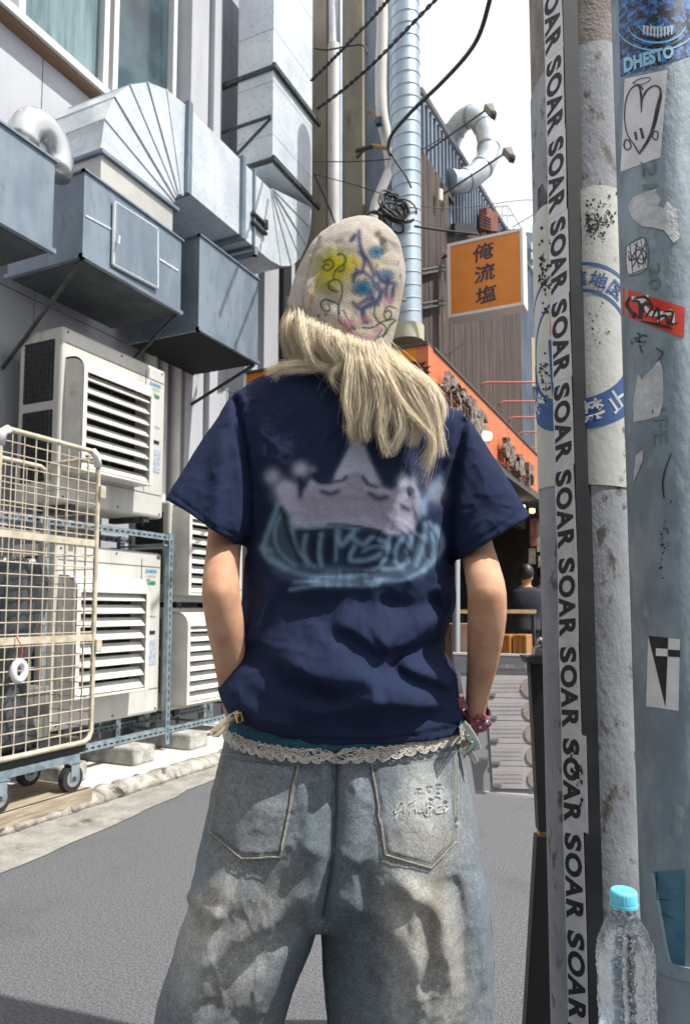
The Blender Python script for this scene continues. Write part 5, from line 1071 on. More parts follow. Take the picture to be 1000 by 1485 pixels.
pxloft(jn, [(484, 1200, 688, 1200, 1.25, .130), (474, 1262, 698, 1262, 1.25, .142), (466, 1320, 704, 1320, 1.25, .142), (466, 1375, 709, 1375, 1.25, .136), (471, 1435, 714, 1435, 1.25, .130), (477, 1500, 716, 1500, 1.25, .122), (486, 1580, 716, 1580, 1.25, .116), (494, 1650, 714, 1650, 1.25, .112), (500, 1720, 708, 1720, 1.25, .106), (502, 1745, 706, 1745, 1.25, .104)], 50, 56, ex=2.15, hollow=.06)
jme = remesh(jn, .0036, 4); smooth_region(jme, lambda q: sstep(q[:, 1], 1190, 1230)*(1-sstep(q[:, 1], 1300, 1345)), 60); v = getv(jme); nr = getn(jme); px = proj(v); back = np.clip(-(nr@FH)*1.6, 0, 1); disp = np.zeros(len(v))
for c_, rx_, ry_, am in (((395, 1215), 75, 70, 12), ((590, 1215), 80, 72, 13)): disp += am*mm*np.exp(-((px[:, 0]-c_[0])/rx_)**2-((px[:, 1]-c_[1])/ry_)**2)
F([(486, 1095), (484, 1180), (478, 1260), (466, 1330)], -9*mm, 10, 10, fade=False)
F([(455, 1285), (400, 1330), (330, 1370), (280, 1410)], 5*mm, 14, 22); F([(450, 1310), (390, 1375), (330, 1430), (300, 1480)], -5*mm, 14, 14); F([(440, 1345), (400, 1410), (360, 1480)], 6*mm, 14, 18); F([(335, 1260), (305, 1350), (285, 1460)], 5*mm, 12, 12); F([(590, 1270), (602, 1360), (604, 1480)], 4*mm, 12, 12); F([(530, 1240), (532, 1350), (540, 1480)], -5*mm, 12, 12)
F([(300, 1275), (330, 1300), (380, 1310)], 3*mm, 20, 20); F([(262, 1300), (275, 1335), (300, 1360)], -7*mm, 12, 14); F([(275, 1290), (290, 1310), (330, 1330)], 6*mm, 12, 12)
F([(478, 1300), (530, 1320), (580, 1360), (600, 1430)], 6*mm, 20, 16); F([(560, 1265), (600, 1290), (640, 1330), (648, 1440)], 9*mm, 18, 18); F([(655, 1265), (668, 1330), (672, 1440)], -8*mm, 10, 12); F([(690, 1260), (700, 1340), (704, 1440)], 6*mm, 10, 10)
F([(430, 1110), (445, 1180), (450, 1250)], 5*mm, 14, 14); F([(520, 1110), (515, 1200), (510, 1260)], 4*mm, 14, 14)
F([(250, 1500), (300, 1520), (380, 1500)], 8*mm, 14, 16); F([(490, 1520), (580, 1550), (700, 1530)], 8*mm, 14, 16); F([(240, 1620), (300, 1600), (380, 1640)], 8*mm, 14, 16); F([(500, 1640), (600, 1610), (700, 1650)], 8*mm, 14, 16)
wv = v+(np.stack([fbm(v, 9, 111, 2), fbm(v, 9, 212, 2), fbm(v, 9, 313, 2)], 1)-.5)*.12
disp += (fbm(v, 13, 31, 3)-.5)*.013+(fbm(v, 45, 8, 2)-.5)*.0024+.003*rd(10, 81)+.002*rd(22, 91)+.001*rd(50, 95)
nh = nr*[1, 1, .3]
v = v+(-FH*.85)*(disp*back)[:, None]+nh*(disp*(1-back)*.5)[:, None]; setv(jme, v); px = proj(v)
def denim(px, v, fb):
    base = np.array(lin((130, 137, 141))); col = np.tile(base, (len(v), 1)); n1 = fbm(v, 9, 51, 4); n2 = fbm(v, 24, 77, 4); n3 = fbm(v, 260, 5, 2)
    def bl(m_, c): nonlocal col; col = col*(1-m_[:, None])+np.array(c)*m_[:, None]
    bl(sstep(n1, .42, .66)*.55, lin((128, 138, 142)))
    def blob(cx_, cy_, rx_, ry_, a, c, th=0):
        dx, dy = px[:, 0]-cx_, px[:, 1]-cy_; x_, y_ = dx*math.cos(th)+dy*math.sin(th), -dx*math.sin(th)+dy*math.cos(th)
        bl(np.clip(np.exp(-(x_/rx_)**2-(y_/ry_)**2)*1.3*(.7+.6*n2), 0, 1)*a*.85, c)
    sand = lin((190, 183, 170)); pale = lin((204, 204, 198)); teal = lin((94, 108, 118)); brown = lin((142, 131, 115)); gry = lin((142, 140, 136))  # wash tones, with sunlit thighs and shaded bands painted into the colour
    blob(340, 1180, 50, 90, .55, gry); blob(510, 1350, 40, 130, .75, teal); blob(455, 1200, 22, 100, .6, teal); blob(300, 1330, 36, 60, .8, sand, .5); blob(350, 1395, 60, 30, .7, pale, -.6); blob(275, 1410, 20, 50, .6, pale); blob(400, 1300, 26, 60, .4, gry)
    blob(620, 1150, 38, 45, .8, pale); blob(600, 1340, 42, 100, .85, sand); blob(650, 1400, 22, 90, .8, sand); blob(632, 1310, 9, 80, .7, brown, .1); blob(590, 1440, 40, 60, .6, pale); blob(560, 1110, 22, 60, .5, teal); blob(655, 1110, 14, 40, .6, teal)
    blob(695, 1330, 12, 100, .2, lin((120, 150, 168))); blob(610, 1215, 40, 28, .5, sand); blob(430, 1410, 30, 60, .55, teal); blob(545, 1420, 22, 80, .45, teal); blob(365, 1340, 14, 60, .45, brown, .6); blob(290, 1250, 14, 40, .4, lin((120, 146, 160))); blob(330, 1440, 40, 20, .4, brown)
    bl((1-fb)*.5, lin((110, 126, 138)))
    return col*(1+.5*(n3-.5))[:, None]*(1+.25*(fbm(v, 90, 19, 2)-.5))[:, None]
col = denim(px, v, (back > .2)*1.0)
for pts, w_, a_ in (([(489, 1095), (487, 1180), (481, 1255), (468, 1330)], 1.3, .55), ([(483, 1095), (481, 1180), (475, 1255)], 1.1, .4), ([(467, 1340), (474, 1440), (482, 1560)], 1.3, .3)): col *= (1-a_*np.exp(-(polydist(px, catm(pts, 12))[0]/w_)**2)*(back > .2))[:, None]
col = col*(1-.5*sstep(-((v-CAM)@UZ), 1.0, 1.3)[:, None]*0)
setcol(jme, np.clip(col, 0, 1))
denim_m = mat('washed_shaded_denim', (1, 1, 1), (.66, .69, .73), attr=True, scale=330, lo=.4, hi=.6, rough=.9, bump=.5, bscale=900, spec=.2)
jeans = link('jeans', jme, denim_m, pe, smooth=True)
jb_ = BVHTree.FromPolygons([tuple(q_) for q_ in v], [tuple(p_.vertices) for p_ in jme.polygons]); sb_ = BVHTree.FromPolygons([tuple(q_) for q_ in v2], [tuple(p_.vertices) for p_ in sme.polygons])
def hit(px_, py_, off=0, bvh=jb_, fallback=1.13):
    d_ = Vector(ray(px_, py_)).normalized(); h_ = bvh.ray_cast(Vector(CAM), d_)
    return (np.array(h_[0])+np.array(h_[1])*off*(1 if h_[1].dot(d_) < 0 else -1)) if h_[0] is not None and h_[3] < 1.5 else W(px_, py_, fallback)
# pockets
def pocket(poly, label=None):
    tl, tr, br, bm_, bl_ = [np.array(q_, float) for q_ in poly]; nu, nv = 46, 56; rows = []; rows_b = []
    bot = catm([bl_, (bl_+bm_)/2, bm_, (bm_+br)/2, br], nu) if False else np.array([np.array([np.interp(u, [0, .48, 1], [bl_[0], bm_[0], br[0]]), np.interp(u, [0, .48, 1], [bl_[1], bm_[1], br[1]])]) for u in np.linspace(0, 1, nu)])
    for w__ in np.linspace(0, 1, nv):
        r_ = []; rb = []
        for i, u in enumerate(np.linspace(0, 1, nu)):
            q_ = (tl*(1-u)+tr*u)*(1-w__)+bot[i]*w__; e = min(u, 1-u, w__, 1-w__); edge = min(1, e*16); puff = .0022+.0022*edge-.0013*math.exp(-((e-.045)/.010)**2)
            r_.append(hit(*q_, puff)); rb.append(hit(*q_, -.002))
        rows.append(np.array(r_)); rows_b.append(np.array(rb))
    A3 = np.array(rows); B3 = np.array(rows_b); mb_ = MB(); mb_.rings(list(A3), cap=False, closed=False)
    border = [(0, j) for j in range(nu)]+[(i, nu-1) for i in range(1, nv)]+[(nv-1, j) for j in range(nu-2, -1, -1)]+[(i, 0) for i in range(nv-2, 0, -1)]
    mb_.rings([np.array([A3[b_] for b_ in border]), np.array([B3[b_] for b_ in border])], cap=False, closed=True)
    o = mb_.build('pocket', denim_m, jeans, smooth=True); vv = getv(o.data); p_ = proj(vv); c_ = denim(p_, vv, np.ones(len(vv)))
    loop = [tl, tr, br, bm_, bl_, tl]; cen = np.array(poly).mean(0)
    for k, w_ in ((.955, 1.1), (.90, .9)):
        L_ = [cen+(np.array(q_)-cen)*k for q_ in loop]; d_, _, t_ = polydist(p_, L_); c_ *= (1-.5*np.exp(-(d_/w_)**2))[:, None]
    d_ = polydist(p_, loop)[0]; ed = np.exp(-(d_/2.6)**2); nz = fbm(vv, 120, 3, 2); c_ = c_*(1-(ed*(.3+.8*nz))[:, None]*.8)+np.array(lin((176, 174, 164)))*(ed*(.3+.8*nz))[:, None]*.8
    setcol(o.data, np.clip(c_, 0, 1)); return o
pkL = pocket([(322, 1092), (436, 1104), (408, 1243), (352, 1247), (303, 1206)]); pkR = pocket([(536, 1106), (662, 1088), (661, 1221), (624, 1260), (557, 1240)])
thread = mat('pale_thread', lin((178, 166, 140)), lin((120, 112, 98)), scale=300, rough=.8)
for pk, poly in ((pkL, [(436, 1104), (408, 1243), (352, 1247), (303, 1206), (322, 1092)]), (pkR, [(536, 1106), (557, 1240), (624, 1260), (661, 1221), (662, 1090)])):
    cen = np.mean(poly, 0); L_ = [cen+(np.array(q_)-cen)*.97 for q_ in poly]; P = np.vstack([np.linspace(L_[i], L_[i+1], 26)[:-1] for i in range(4)])
    MB().tube([hit(*q_, .0042) for q_ in P], .0007, 4).build('stitching', thread, pk, kind='stuff')
seam = MB().tube([hit(*q_, .0012) for q_ in catm([(490, 1098), (488, 1180), (482, 1255), (469, 1325)], 40)], .0013, 5).build('seam', mat('dark_seam', lin((64, 76, 88)), rough=.9), jeans)
# embroidery + worn holes on the right pocket
Z6 = lambda L_: [(520+x_/5, 1060+y_/5) for x_, y_ in L_]
emb_m = mat('embroidery_thread', lin((206, 206, 204)), lin((150, 150, 150)), scale=400, rough=.7)
for L_ in ([(262, 640), (300, 560), (318, 515), (296, 520), (262, 560), (256, 600), (275, 590)], [(300, 585), (320, 540), (332, 512), (326, 600), (330, 560), (390, 505), (406, 498), (370, 580), (345, 655)], [(392, 570), (400, 560), (398, 595), (415, 570), (420, 595), (432, 572), (430, 595), (445, 575)], [(446, 590), (455, 560), (465, 595), (478, 620), (486, 540), (480, 590), (500, 575)], [(470, 560), (510, 548)], [(500, 590), (520, 560), (530, 590)], [(580, 540), (548, 548), (540, 585), (565, 595), (590, 580)], [(590, 560), (612, 570), (600, 590), (630, 560)]):
    MB().tube([hit(*q_, .0062) for q_ in catm(Z6(L_), 26)], .0008, 4).build('embroidery', emb_m, pkR)
holes = MB(); frays = MB(); r4 = np.random.default_rng(5)
for (x_, y_, w_, h_) in ((427, 425, 26, 14), (495, 408, 28, 13), (562, 393, 26, 16), (510, 500, 22, 18), (495, 550, 26, 14), (612, 520, 22, 20), (480, 590, 20, 14), (690, 640, 12, 30), (560, 455, 14, 10)):
    c_ = Z6([(x_, y_)])[0]; k = 14; holes.add([hit(c_[0]+w_/5*math.cos(t)*r4.uniform(.7, 1.1), c_[1]+h_/6*math.sin(t)*r4.uniform(.7, 1.1), .0046) for t in np.linspace(0, 2*math.pi, k, endpoint=False)], [tuple(range(k))])
    for _ in range(16): a_ = (c_[0]+r4.normal()*w_/7, c_[1]+h_/5*.9+r4.normal()*1.0); frays.tube([hit(*a_, .0055), hit(a_[0]+r4.normal()*1.6, a_[1]+r4.uniform(.5, 3), .0066)], .0004, 3)
holes.build('worn_hole', mat('worn_dark', lin((52, 62, 70)), lin((84, 92, 98)), scale=200, rough=.9), pkR, kind='stuff'); frays.build('frayed_thread', emb_m, pkR, kind='stuff')
# ---------------- knit lining and lace under the shirt hem
tealm = mat('teal_knit', lin((44, 104, 124)), lin((30, 80, 100)), scale=260, rough=.95, bump=1, bscale=380, stretch=(1, 1, .5))
lc = catm([(329, 1066), (345, 1084), (380, 1094), (430, 1101), (490, 1102), (550, 1098), (610, 1086), (650, 1074), (670, 1064)], 120)
top_ = catm([(336, 1040), (352, 1050), (385, 1066), (430, 1076), (490, 1080), (550, 1078), (610, 1068), (650, 1058), (670, 1050)], 120)
rows = [[hit(*(top_[i]*(1-k)+lc[i]*k-np.array([0, 6*(1-k)])), .006+.002*k) for i in range(120)] for k in np.linspace(0, .62, 12)]
tk = MB().rings([np.array(q_) for q_ in rows], cap=False, closed=False).build('knit_lining', tealm, pe, smooth=True)
lacem = mat('lace_thread', lin((214, 210, 200)), lin((186, 180, 168)), scale=300, rough=.9)
base_ = [q_*.25+p_*.75 for q_, p_ in zip(top_, lc)]
def lpt(i, dy, off): i = min(max(i, 0), 119); a_, b_ = int(i), min(int(i)+1, 119); q_ = base_[a_]*(1-(i-a_))+base_[b_]*(i-a_); return hit(q_[0], q_[1]+dy, off)
lace = MB()
for r0, amp, per, rad in ((-9, 1.4, 3.0, .0011), (-6.5, 1.5, 3.0, .0009), (-3.4, 1.8, 3.0, .0010), (-.5, 1.6, 3.0, .0010), (2.5, 1.8, 3.0, .0010)):
    n = 480; lace.tube([lpt(119*t/n, r0+amp*math.sin(119*t/n*2*math.pi/per), .0095) for t in range(n+1)], rad*.62, 4)
    lace.tube([lpt(119*t/n, r0+1.3*amp*math.cos(119*t/n*2*math.pi/per*.5+1), .010) for t in range(n+1)], rad*.45, 4)
ns = 26
for k in range(ns):
    c_ = 119*(k+.5)/ns; h_ = 119/ns/2
    for rr, hh in ((1, 9.2), (.84, 7.4), (.66, 5.6), (.4, 3.6)):
        lace.tube([lpt(c_+h_*rr*math.cos(t), 1.5+hh*abs(math.sin(t)), .0098) for t in np.linspace(0, math.pi, 14)], .0006, 4)
    for t in np.linspace(.25, math.pi-.25, 6): p_ = lpt(c_+h_*math.cos(t), 1.8+9.6*math.sin(t), .0098); lace.add(ico*.0010+p_, icf)
lace.build('lace_trim', lacem, pe, kind='stuff')
# ---------------- belt ribbon, buckle strap, cuffs
ivr = mat('ivory_ribbon', lin((216, 200, 176)), lin((190, 172, 146)), scale=40, rough=.5)
def strap(pts, d, wid, th, nm, m_, par_=pe, n=20):
    P = catm(pts, n); dd = np.interp(np.linspace(0, 1, n), np.linspace(0, 1, len(d)), d) if np.ndim(d) else np.full(n, d); C_ = np.array([W(*q_, e_) for q_, e_ in zip(P, dd)]); t = np.gradient(C_, axis=0); t /= np.linalg.norm(t, axis=1)[:, None]; u = np.cross(t, FH); u /= np.linalg.norm(u, axis=1)[:, None]; rr = []
    for k in range(n): rr.append(np.array([C_[k]+u[k]*wid/2*a_-FH*th*b_ for a_, b_ in ((-1, 0), (-.8, 1), (.8, 1), (1, 0), (.8, -1), (-.8, -1))]))
    return MB().rings(rr).build(nm, m_, par_, smooth='auto')
strap([(347, 1034), (335, 1040), (322, 1050), (311, 1060), (309, 1064), (318, 1062), (330, 1048)], [1.14, 1.14, 1.14, 1.14], .010, .002, 'ribbon_loop', ivr)
strap([(346, 1038), (330, 1050), (316, 1066), (313, 1061)], 1.145, .007, .002, 'ribbon_loop', mat('olive_ribbon', lin((150, 132, 92)), rough=.6))
MB().tube([W(*q_, 1.13) for q_ in [(341, 1036), (349, 1033), (352, 1045), (344, 1048), (341, 1036)]], .0016, 6).build('hook', mat('brass', (0, 0, 0)), pe); MB().tube([W(350, 1036, 1.132), W(348, 1050, 1.132)], .0035, 8).build('toggle', inkb, pe)
pinkl = mat('pink_leather', lin((150, 82, 98)), lin((132, 68, 84)), scale=60, rough=.45); stud = mat('chrome_stud', lin((226, 224, 220)), rough=.15, metal=1)
def cuff(c, d, ax, r0, hgt, nm):
    ax = ax/np.linalg.norm(ax); u = np.cross(ax, FH); u /= np.linalg.norm(u); w_ = np.cross(ax, u); a = np.linspace(0, 2*math.pi, 40, endpoint=False); c0_ = W(*c, d); rr = []
    for h_, r_ in ((-hgt/2, r0), (-hgt/2, r0+.0028), (hgt/2, r0+.0028), (hgt/2, r0), (-hgt/2, r0)): rr.append(c0_+ax*h_+(r_*np.cos(a))[:, None]*u+(r_*np.sin(a))[:, None]*w_)
    o = MB().rings(rr, cap=False).build(nm, pinkl, pe, smooth='auto')
    for k in range(9):
        t = k/9*2*math.pi; p_ = c0_+(r0+.003)*(math.cos(t)*u+math.sin(t)*w_); MB().add(ico*.0034+p_, icf).build('stud', stud, o, smooth=True)
    return o, c0_, u, w_, ax
axr = W(683, 1060, 1.265)-W(692, 1005, 1.22)
cf, c0_, u_, w_, ax_ = cuff((689, 1040), 1.25, axr, .0215, .026, 'wrist_cuff')
MB().tube([W(700, 1036, 1.225), W(706, 1042, 1.22), W(711, 1050, 1.22), W(706, 1054, 1.222)], .0028, 6).build('cuff_spike', pinkl, cf); MB().add(ico*.005+W(704, 1046, 1.218), icf).build('spike_stud', stud, cf)
MB().tube([W(693+4*math.cos(t), 1042+5*math.sin(t), 1.222) for t in np.linspace(0, 2*math.pi, 14)], .0009, 5).build('eyelet', mat('dark_eyelet', lin((90, 50, 60)), rough=.5), cf)
strap([(666, 1012), (670, 1022), (672, 1030)], 1.20, .014, .002, 'belt_tab', pinkl); MB().add(ico*.0030+W(671, 1029, 1.195), icf).build('stud', stud, pe)
greyl = mat('grey_leather', lin((128, 136, 134)), lin((104, 112, 110)), scale=40, rough=.55)
strap([(668, 1050), (678, 1062), (686, 1076), (690, 1088)], 1.19, .018, .003, 'buckle_strap', greyl); strap([(668, 1092), (680, 1084), (690, 1072)], 1.185, .010, .003, 'strap_keeper', greyl); strap([(676, 1086), (684, 1096), (690, 1106)], 1.187, .010, .002, 'strap_tip', greyl)
for q_ in ((672, 1058), (678, 1066), (683, 1076)): MB().add(ico*.0024+W(*q_, 1.181), icf).build('stud', stud, pe)
strap([(661, 975), (664, 990), (667, 1006)], 1.27, .012, .003, 'keyring_tag', white_pl)
# ---------------- shoes
for (x_, dd) in ((312, 0), (604, 1)):
    c_ = W(x_, 1740, 1.25); q = MB(); L_ = []
    for t, wd_, ht_ in ((-.09, .030, .05), (-.06, .040, .075), (0, .042, .085), (.06, .044, .065), (.12, .046, .05), (.17, .038, .04), (.19, .02, .025)):
        a = np.linspace(0, 2*math.pi, 20, endpoint=False); L_.append(np.array([c_[0], c_[1], 0])+FH*t+np.cos(a)[:, None]*wd_*R+(np.maximum(np.sin(a), -.55)*ht_*.55+.303*ht_+.006)[:, None]*UZ)
    s__ = MB().rings(L_).build('shoe', mat('black_shoe', lin((40, 40, 42)), rough=.6), pe, smooth=True)
# ---------------- knit hat
hat_sec = [  # left x,y ; right x,y ; depth radius : from rim up
 (417, 441, 561, 517, .098), (419, 432, 568, 500, .101), (423, 415, 573, 480, .104), (429, 398, 579, 455, .106), (438, 380, 584, 430, .105), (448, 365, 587, 408, .102), (460, 353, 587, 388, .096), (474, 344, 584, 371, .086), (490, 336, 578, 357, .072), (505, 331, 570, 347, .056), (519, 328, 560, 340, .038), (530, 327, 551, 335, .022), (538, 328, 545, 332, .008)]
n = 300; S_ = resample(np.array(hat_sec, float), 210); rings = []; a = np.arange(n)*2*math.pi/n
for i, q_ in enumerate(S_):
    A = W(q_[0], q_[1], 1.25); B = W(q_[2], q_[3], 1.25); C_ = (A+B)/2; h_ = (B-A)/2; kz = -.053*(1-sstep(np.array(i/210.), 0., .55)); rings.append(C_+np.cos(a)[:, None]*h_+(np.sin(a)*q_[4])[:, None]*FH+(kz*np.maximum(0, -np.sin(a))**1.3)[:, None]*UZ)
for i in range(14):  # turn the rim inwards
    q_ = S_[i]; A = W(q_[0], q_[1], 1.25); B = W(q_[2], q_[3], 1.25); C_ = (A+B)/2; h_ = (B-A)/2; rings.insert(0, C_+np.cos(a)[:, None]*h_*.965+(np.sin(a)*q_[4]*.965)[:, None]*FH+(-.050*np.maximum(0, -np.sin(a))**1.3)[:, None]*UZ)
hb = MB().rings(rings, cap=False); hat = hb.build('knit_hat', None, pe, smooth=True); hv = getv(hat.data); hp = proj(hv)
hn = getn(hat.data); disp = np.zeros(len(hv)); px_s = px; px = hp
F([(575, 350), (560, 390), (565, 450)], -4*mm, 16, 16); F([(530, 330), (500, 380), (470, 430)], 3*mm, 20, 20); F([(545, 335), (556, 350), (560, 370)], -4*mm, 6, 6); F([(432, 400), (460, 440), (520, 480)], 2.5*mm, 14, 14)
groove([(462, 345), (450, 380), (441, 420), (437, 455)], -1.6*mm, 2.2)
wv = hv+(np.stack([fbm(hv, 9, 111, 2), fbm(hv, 9, 212, 2), fbm(hv, 9, 313, 2)], 1)-.5)*.10
disp += (fbm(hv, 24, 4, 3)-.5)*.006-.0022*rd(14, 15)
hv = hv+hn*disp[:, None]*np.where(((hn@(CAM-hv.mean(0)))) > 0, 1, .3)[:, None]; setv(hat.data, hv); hp = proj(hv); px = hp
cream = np.array(lin((234, 222, 210))); col = np.tile(cream, (len(hv), 1)); fb = (hn@(-FH) > .05)*1.0
nz = fbm(hv, 22, 12, 4)
def hblob(cx_, cy_, rx_, ry_, a_, c, th=0):
    dx, dy = px[:, 0]-cx_, px[:, 1]-cy_; x_, y_ = dx*math.cos(th)+dy*math.sin(th), -dx*math.sin(th)+dy*math.cos(th)
    blend(np.clip(np.exp(-((x_/rx_)**2+(y_/ry_)**2)**1.5)*(.6+.8*nz), 0, 1)*a_*fb, np.array(c))
Zh = lambda L_: [(380+x_/3.571, 310+y_/3.571) for x_, y_ in L_]
blend(soft.__call__([(0, 0)]*3, 1)*0, cream) if False else None
tan_ = lin((200, 184, 150)); yel = lin((200, 186, 20)); yel2 = lin((214, 176, 66)); tq = lin((30, 112, 146)); vio = lin((74, 78, 124)); grn = lin((48, 88, 60)); pk_ = lin((192, 132, 160)); gr_ = lin((184, 180, 184))
hblob(525, 420, 50, 70, .55, tan_); hblob(560, 440, 26, 60, .4, lin((196, 178, 150)))
hblob(486, 388, 32, 27, 1, yel, .5); hblob(474, 406, 16, 20, .9, yel); hblob(508, 380, 16, 12, .75, yel); hblob(530, 385, 20, 10, .4, yel2)
def hline(L_, w_, c, a_=.85, m_=1): d_ = polydist(px, catm(Zh(L_), 18))[0]; blend(np.exp(-(d_/w_)**2)*a_*fb*m_, np.array(c))
hline([(245, 495), (262, 420), (290, 340)], 2.2, lin((214, 176, 50)), .9); hline([(280, 600), (400, 655), (520, 695)], 1.6, lin((206, 160, 60)), .8)
hblob(463, 452, 26, 16, .5, gr_)
for c_ in ((516, 384), (590, 200), (640, 320)):
    cc = Zh([c_])[0]; rr_ = 13 if c_[0] == 516 else 10; hblob(cc[0], cc[1], rr_*1.1, rr_*.85, 1, tq)
    for k in range(12): t = k/12*2*math.pi; hline([(c_[0]+rr_*3*math.cos(t), c_[1]+rr_*2.4*math.sin(t)), (c_[0]+rr_*4*math.cos(t+.2), c_[1]+rr_*3.3*math.sin(t+.2))], 1.6, tq, .6)
for L_ in ([(500, 90), (510, 180), (550, 250), (580, 320)], [(490, 290), (470, 350)], [(560, 400), (570, 450), (520, 500), (530, 560)], [(600, 360), (610, 430), (560, 480)], [(650, 340), (640, 420), (660, 460)], [(470, 320), (520, 300), (560, 330)], [(480, 110), (460, 140)], [(590, 300), (620, 350), (680, 360)], [(500, 470), (560, 440), (600, 470)], [(520, 500), (530, 540), (545, 560)], [(620, 400), (600, 450)], [(680, 380), (670, 440)], [(510, 200), (530, 240), (520, 290)], [(570, 340), (590, 390)], [(470, 460), (500, 490), (540, 480)]): hline(L_, 3.6, vio, .9)
r7 = np.random.default_rng(4)
for _ in range(34):
    a_ = np.array([r7.normal(570, 60), r7.normal(400, 80)]); th = r7.normal(1.3, .5); L3 = r7.uniform(14, 34); q3 = Zh([a_, a_+L3*np.array([math.cos(th), math.sin(th)])]); near = np.hypot(px[:, 0]-q3[0][0], px[:, 1]-q3[0][1]) < 16
    m3 = np.zeros(len(px)); m3[near] = np.exp(-(polydist(px[near], q3)[0]/1.5)**2); blend(m3*.55*fb, np.array(vio if r7.random() < .65 else tq))
for L_ in ([(320, 250), (350, 235), (370, 265), (340, 295), (315, 280), (330, 260), (345, 268)], [(370, 340), (375, 300), (410, 270), (435, 240), (415, 210), (390, 212)], [(430, 230), (420, 290), (395, 300)], [(395, 405), (350, 390), (345, 355), (380, 340), (410, 360), (412, 420), (395, 480), (395, 540), (410, 570)], [(350, 450), (320, 445), (303, 470), (320, 500), (350, 500), (345, 475)], [(350, 450), (390, 470), (400, 520)], [(585, 470), (580, 520), (600, 555)], [(640, 510), (660, 500), (668, 530), (645, 550), (630, 520), (650, 480), (690, 490)], [(520, 590), (570, 590), (620, 560), (680, 545)], [(600, 640), (640, 620), (660, 580), (695, 550)], [(565, 720), (565, 680), (600, 630), (620, 600)], [(420, 500), (450, 560), (480, 600)], [(600, 560), (640, 590), (625, 640)]): hline(L_, 1.4, grn, 1)
for L_ in ([(410, 540), (450, 600), (510, 640), (580, 640)],): hline(L_, 4.6, pk_, .8)
for c_ in ((540, 545), (455, 560), (655, 450), (600, 600)): cc = Zh([c_])[0]; hblob(cc[0], cc[1], 7, 6, .8, pk_)
for c_ in ((293, 528), (330, 522)): cc = Zh([c_])[0]; hblob(cc[0], cc[1], 2.2, 2.2, 1, lin((120, 110, 124)))
for L_ in ([(265, 582), (290, 578), (305, 570), (322, 560)], [(270, 590), (285, 582)]): hline(L_, 1.5, lin((120, 108, 130)), .85)
dv = polydist(px, catm([(462, 345), (450, 380), (441, 420), (437, 455)], 12))[0]; blend(np.exp(-(dv/1.6)**2)*.45*fb, cream*.6)
d_ = polydist(px, catm([(417, 441), (440, 462), (475, 485), (520, 503), (561, 517)], 14))[0]; blend(np.exp(-(d_/2.4)**2)*.5*fb, np.array(lin((190, 160, 110))))
i_ = np.arange(len(hv)); ang = i_ % n; row = i_//n
col *= (1+.07*np.sign(np.sin(ang*2*math.pi/3.0))*np.sign(np.sin(row*2*math.pi/3.0)))[:, None]
col *= (1+.25*(fbm(hv, 180, 6, 2)-.5))[:, None]
setcol(hat.data, np.clip(col, 0, 1)); hat.data.materials.append(mat('hat_knit', (1, 1, 1), attr=True, rough=.95, bump=1, bscale=520, spec=.15)); px = px_s
# ---------------- hair
hairm = mat('blond_hair', lin((249, 237, 212)), lin((226, 207, 174)), scale=120, rough=.55, stretch=(1, 1, .12), lo=.3, hi=.7, spec=.5, dirt=lin((252, 246, 232)), dscale=200, dlo=.55, dhi=.7)
r5 = np.random.default_rng(11)
G = {  # guide paths: px,py,d
 'a': [(512, 505, 1.145), (520, 540, 1.135), (508, 575, 1.115), (506, 605, 1.105), (511, 630, 1.100)],
 'b': [(522, 506, 1.14), (536, 545, 1.125), (534, 590, 1.10), (532, 615, 1.098), (527, 636, 1.096)],
 'c': [(530, 508, 1.14), (555, 550, 1.115), (560, 590, 1.095), (562, 620, 1.093), (556, 658, 1.09)],
 'd': [(540, 510, 1.14), (572, 548, 1.115), (582, 590, 1.095), (590, 625, 1.092), (574, 655, 1.09)],
 'e': [(548, 512, 1.14), (588, 545, 1.12), (606, 590, 1.10), (622, 625, 1.095), (612, 668, 1.09)],
 'f': [(554, 514, 1.145), (604, 548, 1.13), (634, 578, 1.11), (640, 602, 1.10), (622, 616, 1.095)],
 'g': [(556, 515, 1.15), (600, 540, 1.14), (628, 565, 1.12), (630, 600, 1.10), (638, 640, 1.09)],
 'p': [(430, 430, 1.22), (411, 470, 1.21), (424, 508, 1.18), (458, 524, 1.155), (512, 538, 1.13)],
 'q': [(445, 448, 1.185), (430, 482, 1.165), (442, 512, 1.15), (482, 522, 1.14), (530, 545, 1.12)],
 'r': [(490, 478, 1.165), (478, 496, 1.145), (478, 512, 1.135), (510, 530, 1.125), (540, 560, 1.11)],
 's': [(500, 498, 1.14), (470, 520, 1.14), (440, 530, 1.14), (412, 534, 1.145), (392, 544, 1.15)],
 't': [(520, 510, 1.14), (480, 528, 1.13), (440, 528, 1.14), (405, 526, 1.15), (390, 532, 1.15)]}
G = {k: catm(g_, 16) for k, g_ in G.items()}
